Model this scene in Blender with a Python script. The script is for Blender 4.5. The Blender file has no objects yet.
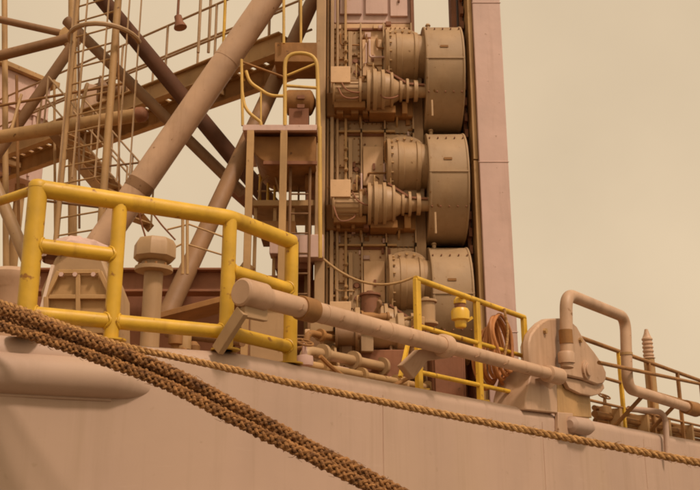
import bpy, bmesh, math, random
from mathutils import Vector, Matrix, noise
random.seed(7)
SC = bpy.context.scene
COL = SC.collection
R = math.radians
# ------------------------------------------------------------------ camera
F = 807.0                      # focal length in pixels of the 700 wide photograph
PITCH = math.atan(232.0 / 807.0)
CP, SP = math.cos(PITCH), math.sin(PITCH)
CZ = 4.0                       # eye height above the water
cam_d = bpy.data.cameras.new('camera')
cam_d.sensor_width = 36.0
ZOOM = 700.0 / 613.0          # the picture without the print's mount fills the frame
cam_d.lens = 36.0 * F / 700.0 * ZOOM
cam_d.shift_x = (356.0 - 350.0) / 700.0 * ZOOM; cam_d.shift_y = (245.0 - 244.5) / 700.0 * ZOOM
cam_d.clip_end = 6000.0
cam = bpy.data.objects.new('camera', cam_d)
COL.objects.link(cam)
cam.location = (0, 0, CZ)
cam.rotation_euler = (R(90) + PITCH, 0, 0)
SC.camera = cam
# ------------------------------------------------------------------ sky, sun, exposure
SUN_EL, SUN_AZ = R(54), R(140)     # azimuth clockwise from +Y (the view direction)
w = bpy.data.worlds.new('World'); SC.world = w; w.use_nodes = True
nt = w.node_tree; nt.nodes.clear()
wo = nt.nodes.new('ShaderNodeOutputWorld'); bg = nt.nodes.new('ShaderNodeBackground')
sky = nt.nodes.new('ShaderNodeTexSky'); sky.sky_type = 'NISHITA'; sky.sun_disc = False
sky.sun_elevation = SUN_EL; sky.sun_rotation = SUN_AZ
sky.air_density = 1.0; sky.dust_density = 6.0; sky.ozone_density = 1.0
hs = nt.nodes.new('ShaderNodeHueSaturation'); hs.inputs['Saturation'].default_value = 0.08
tint = nt.nodes.new('ShaderNodeMix'); tint.data_type = 'RGBA'; tint.blend_type = 'MULTIPLY'
tint.inputs[0].default_value = 1.0
tint.inputs[7].default_value = (1.0, 0.765, 0.505, 1)
flat = nt.nodes.new('ShaderNodeMix'); flat.data_type = 'RGBA'     # thin even overcast over the clear sky
flat.inputs[0].default_value = 0.72
flat.inputs[7].default_value = (7.10, 5.50, 3.66, 1)
nt.links.new(sky.outputs[0], hs.inputs['Color'])
nt.links.new(hs.outputs[0], tint.inputs[6])
nt.links.new(tint.outputs[2], flat.inputs[6])
# faint unevenness of the overcast, the same all round
wtc = nt.nodes.new('ShaderNodeTexCoord'); wnz = nt.nodes.new('ShaderNodeTexNoise'); wnz.inputs['Scale'].default_value = 3.2; wnz.inputs['Detail'].default_value = 5
wmr = nt.nodes.new('ShaderNodeMapRange'); wmr.inputs[1].default_value = 0.3; wmr.inputs[2].default_value = 0.7; wmr.inputs[3].default_value = 0.93; wmr.inputs[4].default_value = 1.08
wsc = nt.nodes.new('ShaderNodeVectorMath'); wsc.operation = 'SCALE'
nt.links.new(wtc.outputs['Generated'], wnz.inputs['Vector']); nt.links.new(wnz.outputs['Fac'], wmr.inputs[0]); nt.links.new(wmr.outputs[0], wsc.inputs['Scale'])
nt.links.new(flat.outputs[2], wsc.inputs[0]); nt.links.new(wsc.outputs[0], bg.inputs['Color'])
bg.inputs['Strength'].default_value = 0.10
nt.links.new(bg.outputs[0], wo.inputs['Surface'])
sd = bpy.data.lights.new('sun', 'SUN'); sd.energy = 1.75; sd.angle = R(7); sd.color = (1.0, 0.77, 0.62)
sun = bpy.data.objects.new('sun', sd); COL.objects.link(sun)
sdir = Vector((math.sin(SUN_AZ) * math.cos(SUN_EL), math.cos(SUN_AZ) * math.cos(SUN_EL), math.sin(SUN_EL)))
sun.rotation_euler = sdir.to_track_quat('Z', 'Y').to_euler()
sun.location = (10, -10, 30)
SC.view_settings.view_transform = 'Standard'; SC.view_settings.look = 'None'
SC.view_settings.gamma = 1.0; SC.view_settings.exposure = 0.30
SC.view_settings.use_curve_mapping = False
SC.render.engine = 'CYCLES'
SC.cycles.use_denoising = True
SC.cycles.max_bounces = 5; SC.cycles.use_adaptive_sampling = True; SC.cycles.adaptive_threshold = 0.02
SC.cycles.filter_width = 1.9

# ------------------------------------------------------------------ materials
def paint(name, col, rough=0.55, var=0.16, rust=0.25, rustcol=(0.16, 0.075, 0.025), scale=1.6, streak=0.35, bump=0.12, metal=0.0, chip=0.69):
    m = bpy.data.materials.new(name); m.use_nodes = True
    t = m.node_tree; n = t.nodes; l = t.links
    b = n['Principled BSDF']
    co = n.new('ShaderNodeTexCoord'); geo = co.outputs['Object']
    n1 = n.new('ShaderNodeTexNoise'); n1.inputs['Scale'].default_value = scale; n1.inputs['Detail'].default_value = 4
    l.new(geo, n1.inputs['Vector'])
    r1 = n.new('ShaderNodeMapRange'); r1.inputs[1].default_value = 0.3; r1.inputs[2].default_value = 0.7
    r1.inputs[3].default_value = 1 - var; r1.inputs[4].default_value = 1 + var * 0.6
    l.new(n1.outputs['Fac'], r1.inputs[0])
    mul = n.new('ShaderNodeVectorMath'); mul.operation = 'SCALE'; mul.inputs[0].default_value = col
    l.new(r1.outputs[0], mul.inputs['Scale'])
    # vertical dirt streaks and rust with a shape of their own
    mp = n.new('ShaderNodeMapping'); mp.inputs['Scale'].default_value = (5.0, 5.0, streak); l.new(geo, mp.inputs['Vector'])
    n2 = n.new('ShaderNodeTexNoise'); n2.inputs['Scale'].default_value = 1.4; n2.inputs['Detail'].default_value = 5; n2.inputs['Roughness'].default_value = 0.65
    l.new(mp.outputs[0], n2.inputs['Vector'])
    r2 = n.new('ShaderNodeMapRange'); r2.inputs[1].default_value = 0.53; r2.inputs[2].default_value = 0.80
    r2.inputs[3].default_value = 0.0; r2.inputs[4].default_value = rust if name != 'hull_paint' else 0.26
    l.new(n2.outputs['Fac'], r2.inputs[0])
    mx = n.new('ShaderNodeMix'); mx.data_type = 'RGBA'
    l.new(r2.outputs[0], mx.inputs[0]); l.new(mul.outputs[0], mx.inputs[6]); mx.inputs[7].default_value = (*rustcol, 1)
    # small chips
    n3 = n.new('ShaderNodeTexNoise'); n3.inputs['Scale'].default_value = 11; n3.inputs['Detail'].default_value = 3
    l.new(geo, n3.inputs['Vector'])
    r3 = n.new('ShaderNodeMapRange'); r3.inputs[1].default_value = chip; r3.inputs[2].default_value = chip + 0.06
    r3.inputs[3].default_value = 0.0; r3.inputs[4].default_value = min(1, rust * 2.2)
    l.new(n3.outputs['Fac'], r3.inputs[0])
    mx2 = n.new('ShaderNodeMix'); mx2.data_type = 'RGBA'
    l.new(r3.outputs[0], mx2.inputs[0]); l.new(mx.outputs[2], mx2.inputs[6]); mx2.inputs[7].default_value = (*rustcol, 1)
    l.new(mx2.outputs[2], b.inputs['Base Color'])
    r4 = n.new('ShaderNodeMapRange'); r4.inputs[3].default_value = rough - 0.1; r4.inputs[4].default_value = rough + 0.15
    l.new(n2.outputs['Fac'], r4.inputs[0]); l.new(r4.outputs[0], b.inputs['Roughness'])
    b.inputs['Metallic'].default_value = metal
    bp = n.new('ShaderNodeBump'); bp.inputs['Strength'].default_value = bump; bp.inputs['Distance'].default_value = 0.02
    l.new(n3.outputs['Fac'], bp.inputs['Height']); l.new(bp.outputs[0], b.inputs['Normal'])
    return m

def scuff(m, col):
    t = m.node_tree; n = t.nodes; l = t.links; b = n['Principled BSDF']
    src = b.inputs['Base Color'].links[0].from_socket
    co = n.new('ShaderNodeTexCoord'); mp = n.new('ShaderNodeMapping'); mp.inputs['Scale'].default_value = (0.7, 0.7, 9.0); mp.inputs['Rotation'].default_value = (0.05, 0.04, 0)
    nz = n.new('ShaderNodeTexNoise'); nz.inputs['Scale'].default_value = 1.6; nz.inputs['Detail'].default_value = 6; nz.inputs['Roughness'].default_value = 0.7
    l.new(co.outputs['Object'], mp.inputs[0]); l.new(mp.outputs[0], nz.inputs['Vector'])
    r = n.new('ShaderNodeMapRange'); r.inputs[1].default_value = 0.60; r.inputs[2].default_value = 0.72; r.inputs[3].default_value = 0; r.inputs[4].default_value = 0.30
    l.new(nz.outputs['Fac'], r.inputs[0])
    mx = n.new('ShaderNodeMix'); mx.data_type = 'RGBA'; l.new(r.outputs[0], mx.inputs[0]); l.new(src, mx.inputs[6]); mx.inputs[7].default_value = (*col, 1)
    # broad patches of older, yellower paint
    n2 = n.new('ShaderNodeTexNoise'); n2.inputs['Scale'].default_value = 0.45; n2.inputs['Detail'].default_value = 3; l.new(co.outputs['Object'], n2.inputs['Vector'])
    r2 = n.new('ShaderNodeMapRange'); r2.inputs[1].default_value = 0.48; r2.inputs[2].default_value = 0.62; r2.inputs[3].default_value = 0; r2.inputs[4].default_value = 0.35
    l.new(n2.outputs['Fac'], r2.inputs[0])
    m2 = n.new('ShaderNodeMix'); m2.data_type = 'RGBA'; l.new(r2.outputs[0], m2.inputs[0]); l.new(mx.outputs[2], m2.inputs[6]); m2.inputs[7].default_value = (0.42, 0.305, 0.20, 1)
    l.new(m2.outputs[2], b.inputs['Base Color'])

def rope_mat(name, c1, c2, sc):
    m = bpy.data.materials.new(name); m.use_nodes = True
    t = m.node_tree; n = t.nodes; l = t.links; b = n['Principled BSDF']
    co = n.new('ShaderNodeTexCoord')
    nz = n.new('ShaderNodeTexNoise'); nz.inputs['Scale'].default_value = sc; nz.inputs['Detail'].default_value = 6
    mp = n.new('ShaderNodeMapping'); mp.inputs['Scale'].default_value = (1, 1, 3.5); mp.inputs['Rotation'].default_value = (0.2, 0.5, 0.3)
    l.new(co.outputs['Object'], mp.inputs[0]); l.new(mp.outputs[0], nz.inputs['Vector'])
    cr = n.new('ShaderNodeValToRGB'); cr.color_ramp.elements[0].color = (*c1, 1); cr.color_ramp.elements[1].color = (*c2, 1)
    cr.color_ramp.elements[0].position = 0.32; cr.color_ramp.elements[1].position = 0.68
    l.new(nz.outputs['Fac'], cr.inputs[0]); l.new(cr.outputs[0], b.inputs['Base Color'])
    b.inputs['Roughness'].default_value = 0.9
    n2 = n.new('ShaderNodeTexNoise'); n2.inputs['Scale'].default_value = sc * 4; l.new(mp.outputs[0], n2.inputs['Vector'])
    bp = n.new('ShaderNodeBump'); bp.inputs['Strength'].default_value = 0.6; bp.inputs['Distance'].default_value = 0.006
    l.new(n2.outputs['Fac'], bp.inputs['Height']); l.new(bp.outputs[0], b.inputs['Normal'])
    return m

M = {}
M['hull'] = paint('hull_paint', (0.485, 0.345, 0.265), 0.6, 0.10, 0.10, (0.24, 0.17, 0.085), 0.9, 0.22, 0.05)
scuff(M['hull'], (0.58, 0.43, 0.35))
M['grey'] = paint('machine_paint', (0.42, 0.275, 0.145), 0.5, 0.16, 0.35, (0.20, 0.10, 0.03), 2.0, 0.4, 0.15)
M['grey_b'] = paint('pale_paint', (0.61, 0.43, 0.375), 0.5, 0.12, 0.25, (0.22, 0.11, 0.04), 1.8, 0.4, 0.10)
M['steel'] = paint('leg_steel', (0.45, 0.28, 0.12), 0.6, 0.22, 0.5, (0.15, 0.07, 0.02), 1.5, 0.5, 0.2)
M['dark'] = paint('dark_steel', (0.26, 0.11, 0.055), 0.7, 0.25, 0.4, (0.09, 0.04, 0.015), 2.0, 0.5, 0.2)
M['rust'] = paint('rusty_brown', (0.30, 0.145, 0.042), 0.7, 0.25, 0.5, (0.14, 0.06, 0.02), 3.0, 0.6, 0.3)
M['yellow'] = paint('yellow_paint', (0.67, 0.41, 0.030), 0.46, 0.24, 0.62, (0.30, 0.13, 0.015), 3.0, 0.5, 0.18, chip=0.645)
M['hose'] = paint('orange_hose', (0.46, 0.19, 0.06), 0.6, 0.2, 0.3, (0.2, 0.09, 0.03), 6, 1.0, 0.2)
M['lamp'] = paint('lamp_yellow', (0.75, 0.47, 0.05), 0.3, 0.08, 0.15)
M['rope'] = rope_mat('hawser_fibre', (0.10, 0.040, 0.012), (0.40, 0.20, 0.07), 13)
M['line'] = rope_mat('thin_rope_fibre', (0.24, 0.115, 0.035), (0.58, 0.34, 0.13), 22)
M['frame'] = paint('frame_paint', (0.66, 0.44, 0.25), 0.6, 0.18, 0.5, (0.26, 0.13, 0.04), 2.4, 0.4, 0.15)
M['drum'] = paint('drum_paint', (0.37, 0.25, 0.14), 0.6, 0.16, 0.45, (0.22, 0.11, 0.03), 2.2, 0.4, 0.12)
M['dark_brace'] = paint('dark_brace_paint', (0.10, 0.038, 0.015), 0.85, 0.25, 0.4, (0.10, 0.045, 0.015), 2.0, 0.5, 0.2)
M['brown'] = paint('brown_steel', (0.25, 0.135, 0.060), 0.6, 0.2, 0.5, (0.14, 0.065, 0.02), 1.5, 0.5, 0.2)
M['tan'] = paint('tan_paint', (0.52, 0.345, 0.225), 0.5, 0.16, 0.45, (0.24, 0.12, 0.045), 2.2, 0.4, 0.12)
M['deck'] = paint('deck_paint', (0.30, 0.17, 0.08), 0.8, 0.2, 0.4)
M['pale_yellow'] = paint('faded_yellow', (0.62, 0.40, 0.10), 0.5, 0.2, 0.5, (0.3, 0.15, 0.03), 3.0, 0.5, 0.12)
M['white'] = paint('white_paint', (0.72, 0.58, 0.48), 0.5, 0.08, 0.15)

# ------------------------------------------------------------------ geometry helpers
def ray(u, v):
    T = 245.0 - v
    return Vector((u - 350.0, F * CP - T * SP, F * SP + T * CP))
def P(u, v, y):
    r = ray(u, v); k = y / r.y
    return Vector((r.x * k, y, CZ + r.z * k))
HD = Vector((0.6, 0.8, 0)); HN = Vector((-0.8, 0.6, 0))      # along the ship's side, and inboard
def PH(u, v, D):
    r = ray(u, v); k = D / (HN.x * r.x + HN.y * r.y)
    return Vector((r.x * k, r.y * k, CZ + r.z * k))
DECK = CZ + 1.15

def frame(axis):
    a = Vector(axis).normalized()
    h = Vector((0, 0, 1)) if abs(a.z) < 0.9 else Vector((1, 0, 0))
    x = h.cross(a).normalized(); y = a.cross(x)
    return a, x, y

class MB:
    def __init__(s): s.v = []; s.f = []
    def add(s, vs, fs):
        o = len(s.v); s.v += [Vector(p) for p in vs]; s.f += [tuple(i + o for i in q) for q in fs]; return s
    def box(s, c, size, yaw=0.0, rot=None):
        c = Vector(c); hx, hy, hz = [k / 2 for k in size]
        m = rot if rot else Matrix.Rotation(yaw, 3, 'Z')
        vs = [c + m @ Vector((x, y, z)) for x in (-hx, hx) for y in (-hy, hy) for z in (-hz, hz)]
        return s.add(vs, [(0, 1, 3, 2), (4, 6, 7, 5), (0, 4, 5, 1), (2, 3, 7, 6), (0, 2, 6, 4), (1, 5, 7, 3)])
    def beam(s, p, q, wd, h, up=(0, 0, 1)):
        p, q = Vector(p), Vector(q); a = (q - p).normalized(); u = Vector(up)
        x = u.cross(a)
        if x.length < 1e-4: x = Vector((1, 0, 0)).cross(a)
        x.normalize(); z = a.cross(x)
        m = Matrix((x, a, z)).transposed()
        return s.box((p + q) / 2, (wd, (q - p).length, h), rot=m)
    def ibeam(s, p, q, wd, h, t=0.03, up=(0, 0, 1)):
        p, q = Vector(p), Vector(q); a = (q - p).normalized(); x = Vector(up).cross(a).normalized(); z = a.cross(x)
        s.beam(p + z * (h / 2), q + z * (h / 2), wd, t, up); s.beam(p - z * (h / 2), q - z * (h / 2), wd, t, up)
        return s.beam(p, q, t, h - t - 0.002, up)
    def tube(s, path, r, seg=12, closed=False):
        pts = [Vector(p) for p in path]; n = len(pts)
        rr = r if isinstance(r, (list, tuple)) else [r] * n
        vs = []; fs = []; X = None
        for i, p in enumerate(pts):
            if closed: a = pts[(i + 1) % n] - pts[i - 1]
            else: a = pts[min(i + 1, n - 1)] - pts[max(i - 1, 0)]
            a.normalize()
            if X is None: _, X, _ = frame(a)
            X = (X - a * X.dot(a)).normalized(); Y = a.cross(X)
            for k in range(seg):
                t = 2 * math.pi * k / seg
                vs.append(p + (X * math.cos(t) + Y * math.sin(t)) * rr[i])
        m = n if closed else n - 1
        for i in range(m):
            j = (i + 1) % n
            for k in range(seg):
                k2 = (k + 1) % seg
                fs.append((i * seg + k, i * seg + k2, j * seg + k2, j * seg + k))
        if not closed:
            fs.append(tuple(range(seg - 1, -1, -1))); fs.append(tuple((n - 1) * seg + k for k in range(seg)))
        return s.add(vs, fs)
    def lathe(s, o, axis, prof, seg=32, a0=0.0, a1=2 * math.pi):
        """prof: (distance along axis, radius) pairs"""
        o = Vector(o); a, x, y = frame(axis); full = abs(a1 - a0 - 2 * math.pi) < 1e-6
        vs = []; fs = []; n = seg if full else seg + 1
        for (t, r) in prof:
            for k in range(n):
                th = a0 + (a1 - a0) * k / seg
                vs.append(o + a * t + (x * math.cos(th) + y * math.sin(th)) * max(r, 1e-4))
        for i in range(len(prof) - 1):
            for k in range(seg):
                k2 = (k + 1) % n
                fs.append((i * n + k, i * n + k2, (i + 1) * n + k2, (i + 1) * n + k))
        if full:
            fs.append(tuple(range(n - 1, -1, -1))); fs.append(tuple((len(prof) - 1) * n + k for k in range(n)))
        return s.add(vs, fs)
    def prism(s, poly, off):
        """poly: 3D points of a flat outline; off: extrusion vector"""
        n = len(poly); off = Vector(off); a = [Vector(p) for p in poly]; b = [p + off for p in a]
        fs = [tuple(range(n)), tuple(range(2 * n - 1, n - 1, -1))]
        fs += [(i, i + n, (i + 1) % n + n, (i + 1) % n) for i in range(n)]
        return s.add(a + b, fs)
    def bolts(s, o, axis, rad, n, r=0.016, h=0.03, a0=0.0, a1=2 * math.pi):
        a, x, y = frame(axis); o = Vector(o)
        for k in range(n):
            th = a0 + (a1 - a0) * (k + 0.5) / n
            s.lathe(o + (x * math.cos(th) + y * math.sin(th)) * rad, a, [(0, r), (h, r)], 6)
        return s
    def build(s, name, mat, parent=None, bevel=0.0, kind=None, label=None):
        me = bpy.data.meshes.new(name)
        bm = bmesh.new()
        org = Vector((0, 0, 0)); q = parent
        while q is not None: org += q.location; q = q.parent
        if parent is None and s.v:
            mn = [min(p[i] for p in s.v) for i in range(3)]; mx_ = [max(p[i] for p in s.v) for i in range(3)]
            org = Vector(((mn[0] + mx_[0]) / 2, (mn[1] + mx_[1]) / 2, mn[2]))
        bv = [bm.verts.new(p - org) for p in s.v]
        for q in s.f:
            try: f = bm.faces.new([bv[i] for i in q]); f.smooth = True
            except ValueError: pass
        bmesh.ops.recalc_face_normals(bm, faces=bm.faces)
        for e in bm.edges:
            if len(e.link_faces) == 2 and e.calc_face_angle(0) > R(38): e.smooth = False
        bm.to_mesh(me); bm.free()
        me.materials.append(M[mat])
        o = bpy.data.objects.new(name, me); COL.objects.link(o)
        if parent is not None: o.parent = parent
        else: o.location = org
        if bevel:
            bmod = o.modifiers.new('bevel', 'BEVEL'); bmod.width = bevel; bmod.segments = 2
            bmod.limit_method = 'ANGLE'; bmod.angle_limit = R(45)
        if kind: o['kind'] = kind
        if label: o['label'] = label
        return o

def thing(name, label, cat, loc, group=None):
    o = bpy.data.objects.new(name, None); COL.objects.link(o)
    o.location = loc; o.empty_display_size = 0.1
    o['label'] = label; o['category'] = cat
    if group: o['group'] = group
    return o
def tag(o, label, cat, group=None):
    o['label'] = label; o['category'] = cat
    if group: o['group'] = group
    return o
def struct(o): o['kind'] = 'structure'; return o

def fillet(pts, r, n=6):
    pts = [Vector(p) for p in pts]; out = [pts[0]]
    for i in range(1, len(pts) - 1):
        a, b, c = pts[i - 1], pts[i], pts[i + 1]
        d1 = (a - b); d2 = (c - b); k = min(r, d1.length * 0.48, d2.length * 0.48)
        p, q = b + d1.normalized() * k, b + d2.normalized() * k
        for j in range(n + 1):
            t = j / n; out.append(p.lerp(b, t).lerp(b.lerp(q, t), t))
    return out + [pts[-1]]
def catmull(pts, step):
    pts = [Vector(p) for p in pts]; pts = [pts[0] * 2 - pts[1]] + pts + [pts[-1] * 2 - pts[-2]]; out = []
    for i in range(1, len(pts) - 2):
        p0, p1, p2, p3 = pts[i - 1:i + 3]; n = max(2, int((p2 - p1).length / step))
        for j in range(n):
            t = j / n
            out.append(0.5 * ((2 * p1) + (p2 - p0) * t + (2 * p0 - 5 * p1 + 4 * p2 - p3) * t * t + (3 * p1 - p0 - 3 * p2 + p3) * t ** 3))
    return out + [pts[-2]]
def sag(p, q, d, n=14):
    p, q = Vector(p), Vector(q)
    return [p.lerp(q, i / n) - Vector((0, 0, 4 * d * (i / n) * (1 - i / n))) for i in range(n + 1)]

# ================================================================== THE SETTING
# sea
mb = MB(); mb.add([(-3000, -3000, 0), (3000, -3000, 0), (3000, 3000, 0), (-3000, 3000, 0)], [(0, 1, 2, 3)])
sea = bpy.data.materials.new('sea_water'); sea.use_nodes = True
t_ = sea.node_tree; b_ = t_.nodes['Principled BSDF']; b_.inputs['Base Color'].default_value = (0.13, 0.085, 0.05, 1); b_.inputs['Roughness'].default_value = 0.12
nz = t_.nodes.new('ShaderNodeTexNoise'); nz.inputs['Scale'].default_value = 0.5; nz.inputs['Detail'].default_value = 8
tc = t_.nodes.new('ShaderNodeTexCoord'); t_.links.new(tc.outputs['Object'], nz.inputs['Vector'])
bp = t_.nodes.new('ShaderNodeBump'); bp.inputs['Strength'].default_value = 0.5; bp.inputs['Distance'].default_value = 0.5
t_.links.new(nz.outputs['Fac'], bp.inputs['Height']); t_.links.new(bp.outputs[0], b_.inputs['Normal'])
M['sea'] = sea
struct(mb.build('sea', 'sea'))

# hull: plan outline of the deck edge with a knuckle, straight side going away to the right
HULL_D = 4.72
KN = PH(258, 339, HULL_D); KN.z = 0
LD = Vector((math.sin(R(64.5)), math.cos(R(64.5)), 0))       # direction of the left face
LN = Vector((-LD.y, LD.x, 0))
hull = thing('rig_hull', 'pale grey painted steel side of the rig hull below the deck edge', 'hull', (KN.x, KN.y, 0))
def hull_plan():
    pts = []
    n = 30
    for i in range(n): pts.append((KN - LD * (11.0 * (1 - i / n) + 0.15), -LN))
    a0 = math.atan2(-LN.y, -LN.x); a1 = math.atan2(-HN.y, -HN.x)
    for i in range(9):
        t = i / 8; th = a0 + (a1 - a0) * t
        p = (KN - LD * 0.15).lerp(KN, t).lerp(KN.lerp(KN + HD * 0.15, t), t)
        pts.append((p, Vector((math.cos(th), math.sin(th), 0))))
    m = 220
    for i in range(1, m + 1): pts.append((KN + HD * (0.15 + 46 * (i / m) ** 1.3), -HN))
    return pts
plan = hull_plan()
rows = [(-0.14 + 0.14 * (1 - math.cos(R(a))), DECK - 0.14 + 0.14 * 1) for a in ()]
prof = []
for a in (90, 70, 50, 30, 15, 0): prof.append((-0.13 * (1 - math.cos(R(a))), DECK - 0.13 + 0.13 * math.sin(R(a))))
zz = DECK - 0.13
while zz > -0.8: zz -= 0.25; prof.append((0.0, zz))
mb = MB(); vs = []; fs = []; nr = len(prof)
for (p, nrm) in plan:
    for (o, z) in prof:
        dent = 0.010 * noise.noise(Vector((p.x * 0.9, p.y * 0.9, z * 1.1))) + 0.006 * noise.noise(Vector((p.x * 2.3, p.y * 2.3, z * 2.1)))
        if o == 0.0: dent += 0.0045 * math.cos(2 * math.pi * (p.x * HD.x + p.y * HD.y) / 0.72) * (0.5 + 0.5 * math.cos(2 * math.pi * (z - DECK) / 1.45 + math.pi))
        q = p + nrm * (o + dent); vs.append((q.x, q.y, z))
for i in range(len(plan) - 1):
    for j in range(nr - 1): fs.append((i * nr + j, i * nr + j + 1, (i + 1) * nr + j + 1, (i + 1) * nr + j))
mb.add(vs, fs); mb.build('side_plate', 'hull', hull)
# weld beads between the plates
for s_ in (1.9, 5.2, 8.6, 12.2, 16.5, 22):
    p = KN + HD * s_ - HN * 0.002
    MB().tube([p + Vector((0, 0, DECK - 0.15)), p + Vector((0, 0, 0.0))], 0.007, 6).build('weld_seam', 'hull', hull)
MB().tube([KN + HD * 0.3 + Vector((0, 0, DECK - 1.45)), KN + HD * 40 + Vector((0, 0, DECK - 1.45))], 0.006, 6).build('weld_seam', 'hull', hull)
# half-round fender pipe on the left face
fz = DECK - 0.27
fr = 0.14
p_end = None
for k in range(4000):     # where the fender ends in the photograph
    q = KN - LD * (k * 0.002)
    r_ = q - Vector((0, 0, 0))
    if 350 + r_.x / r_.y * 800 < 150: p_end = q; break
A = KN - LD * 10 + LN * 0.02; B = p_end + LN * 0.02
path = [A + Vector((0, 0, fz)), B + Vector((0, 0, fz))]
mb = MB().tube(path + [B + LD * 0.12 + LN * 0.03 + Vector((0, 0, fz - 0.02)), B + LD * 0.30 + LN * 0.08 + Vector((0, 0, fz - 0.06)), B + LD * 0.48 + LN * 0.14 + Vector((0, 0, fz - 0.11))], [fr, fr, fr * 0.88, fr * 0.5, 0.012], 28)
mb.build('fender_pipe', 'hull', hull)
MB().tube([A - LN * 0.02 + Vector((0, 0, fz - fr - 0.005)), B - LN * 0.02 + Vector((0, 0, fz - fr - 0.005))], 0.012, 8).build('weld_seam', 'hull', hull)
# mooring pads and pipe on the hull side at the right
def hull_poly(pts, D): return [PH(u, v, D) for (u, v) in pts]
MB().prism(hull_poly([(535, 391), (548, 392), (549, 408), (546, 415), (538, 414), (535, 408)], HULL_D), -HN * 0.05).build('padeye_bracket', 'tan', hull, 0.01)
c = PH(558, 403, HULL_D - 0.08)
MB().lathe(c - HD * 0.34, HD, [(0, 0.05), (0.04, 0.1), (0.5, 0.11), (0.66, 0.06)], 20).build('fairlead_roller', 'hull', hull)
MB().tube(fillet([PH(600, 388, HULL_D + 0.2), PH(632, 391, HULL_D - 0.08), PH(634, 432, HULL_D - 0.08)], 0.2), 0.045, 12).build('overboard_pipe', 'hull', hull)
# stiffener brackets under the boom, welded to the deck edge
# deck sheet
dk = [KN - LD * 11 + LN * 0.14, KN + (LN + HN).normalized() * 0.14, KN + HD * 46 + HN * 0.14, KN + HD * 46 + HN * 45, KN - LD * 11 + LN * 45]
mb = MB(); mb.add([(p.x, p.y, DECK - 0.004) for p in dk], [(0, 1, 2, 3, 4)]); struct(mb.build('deck', 'deck'))

# ================================================================== LEG COLUMN AND JACK HOUSE
YF = 13.0
def BX(x0, x1, y0, y1, z0, z1): return MB().box(((x0 + x1) / 2, (y0 + y1) / 2, (z0 + z1) / 2), (x1 - x0, y1 - y0, z1 - z0))
colm = thing('leg_column', 'tall flat pale steel column rising at the right of the jacking machinery', 'column', (2.26, 13.8, DECK))
BX(2.05, 2.49, 13.0, 14.9, DECK, 17).build('column_face', 'grey_b', colm, 0.012)
for (z0, z1) in ((DECK, 9.1), (9.12, 15.2), (15.22, 17)):
    BX(1.975, 2.046, 13.06, 13.55, z0, z1).build('side_shade_strip', 'steel', colm, 0.006)  # browner strip paints in the shade on the column's left side
for z in (DECK + 1.3, DECK + 3.9, DECK + 6.6, DECK + 9.4): MB().tube([(2.04, 12.998, z), (2.50, 12.998, z)], 0.007, 6).build('weld_seam', 'grey_b', colm)
BX(1.90, 1.955, 13.45, 14.8, DECK, 17).build('rack_bar', 'dark', colm, 0.006)
for k in range(60):
    z = DECK + 0.2 + k * 0.27
    MB().box((1.93, 13.40, z), (0.05, 0.10, 0.13)).build('rack_tooth', 'dark', colm)

jh = thing('jack_house', 'brown grey steel frame carrying the stacked jacking gears', 'machinery', (0.4, 14, DECK))
BX(-0.42, 1.10, 13.30, 15.2, DECK, CZ + 7.55).build('gear_frame', 'frame', jh, 0.015)
for (xa, xb, za_, zb_2) in ((-0.05, 0.30, 7.7, 8.35), (0.36, 0.72, 7.7, 8.5), (0.76, 1.04, 7.66, 8.2), (-0.05, 0.9, 8.6, 8.68)):
    up_ = BX(xa, xb, 13.25, 13.3015, CZ + za_, CZ + zb_2).build('cover_panel', 'grey_b', jh, 0.008)
    MB().box(((xa + xb) / 2, 13.235, CZ + (za_ + zb_2) / 2), (0.03, 0.03, 0.05)).build('handle', 'dark', up_)
BX(-0.418, 1.098, 13.302, 15.19, CZ + 7.56, CZ + 10.59).build('upper_frame', 'grey_b', jh, 0.015)  # pinker paint puts the lit tone of the upper frame into its colour
BX(1.102, 1.255, 13.36, 14.04, DECK, CZ + 7.4).build('flank_plate', 'frame', jh, 0.006)
BX(1.10, 1.90, 14.05, 15.2, DECK, CZ + 7.0).build('back_plate', 'dark', jh, 0.01)
BX(-0.42, -0.27, 12.95, 13.299, DECK, CZ + 10.59).build('side_post', 'grey', jh, 0.012)
BX(-0.20, -0.145, 13.12, 13.299, DECK, CZ + 10.59).build('side_post', 'grey', jh, 0.008)
BX(0.02, 0.06, 13.18, 13.299, DECK, CZ + 10.59).build('side_post', 'steel', jh, 0.006)
BX(-0.55, 2.0, 13.33, 15.3, CZ + 10.6, CZ + 10.75).build('top_plate', 'grey', jh, 0.01)
for x in (-0.235, -0.09): MB().tube([(x, 13.20, DECK), (x, 13.20, CZ + 10.55)], 0.024, 10).build('riser_pipe', 'grey', jh)
BX(1.085, 1.14, 13.2, 13.8, CZ + 6.9, CZ + 10.58).build('edge_plate', 'dark', jh, 0.006)
BX(1.78, 1.86, 13.5, 13.75, CZ + 6.9, CZ + 10.58).build('edge_plate', 'dark', jh, 0.006)

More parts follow.
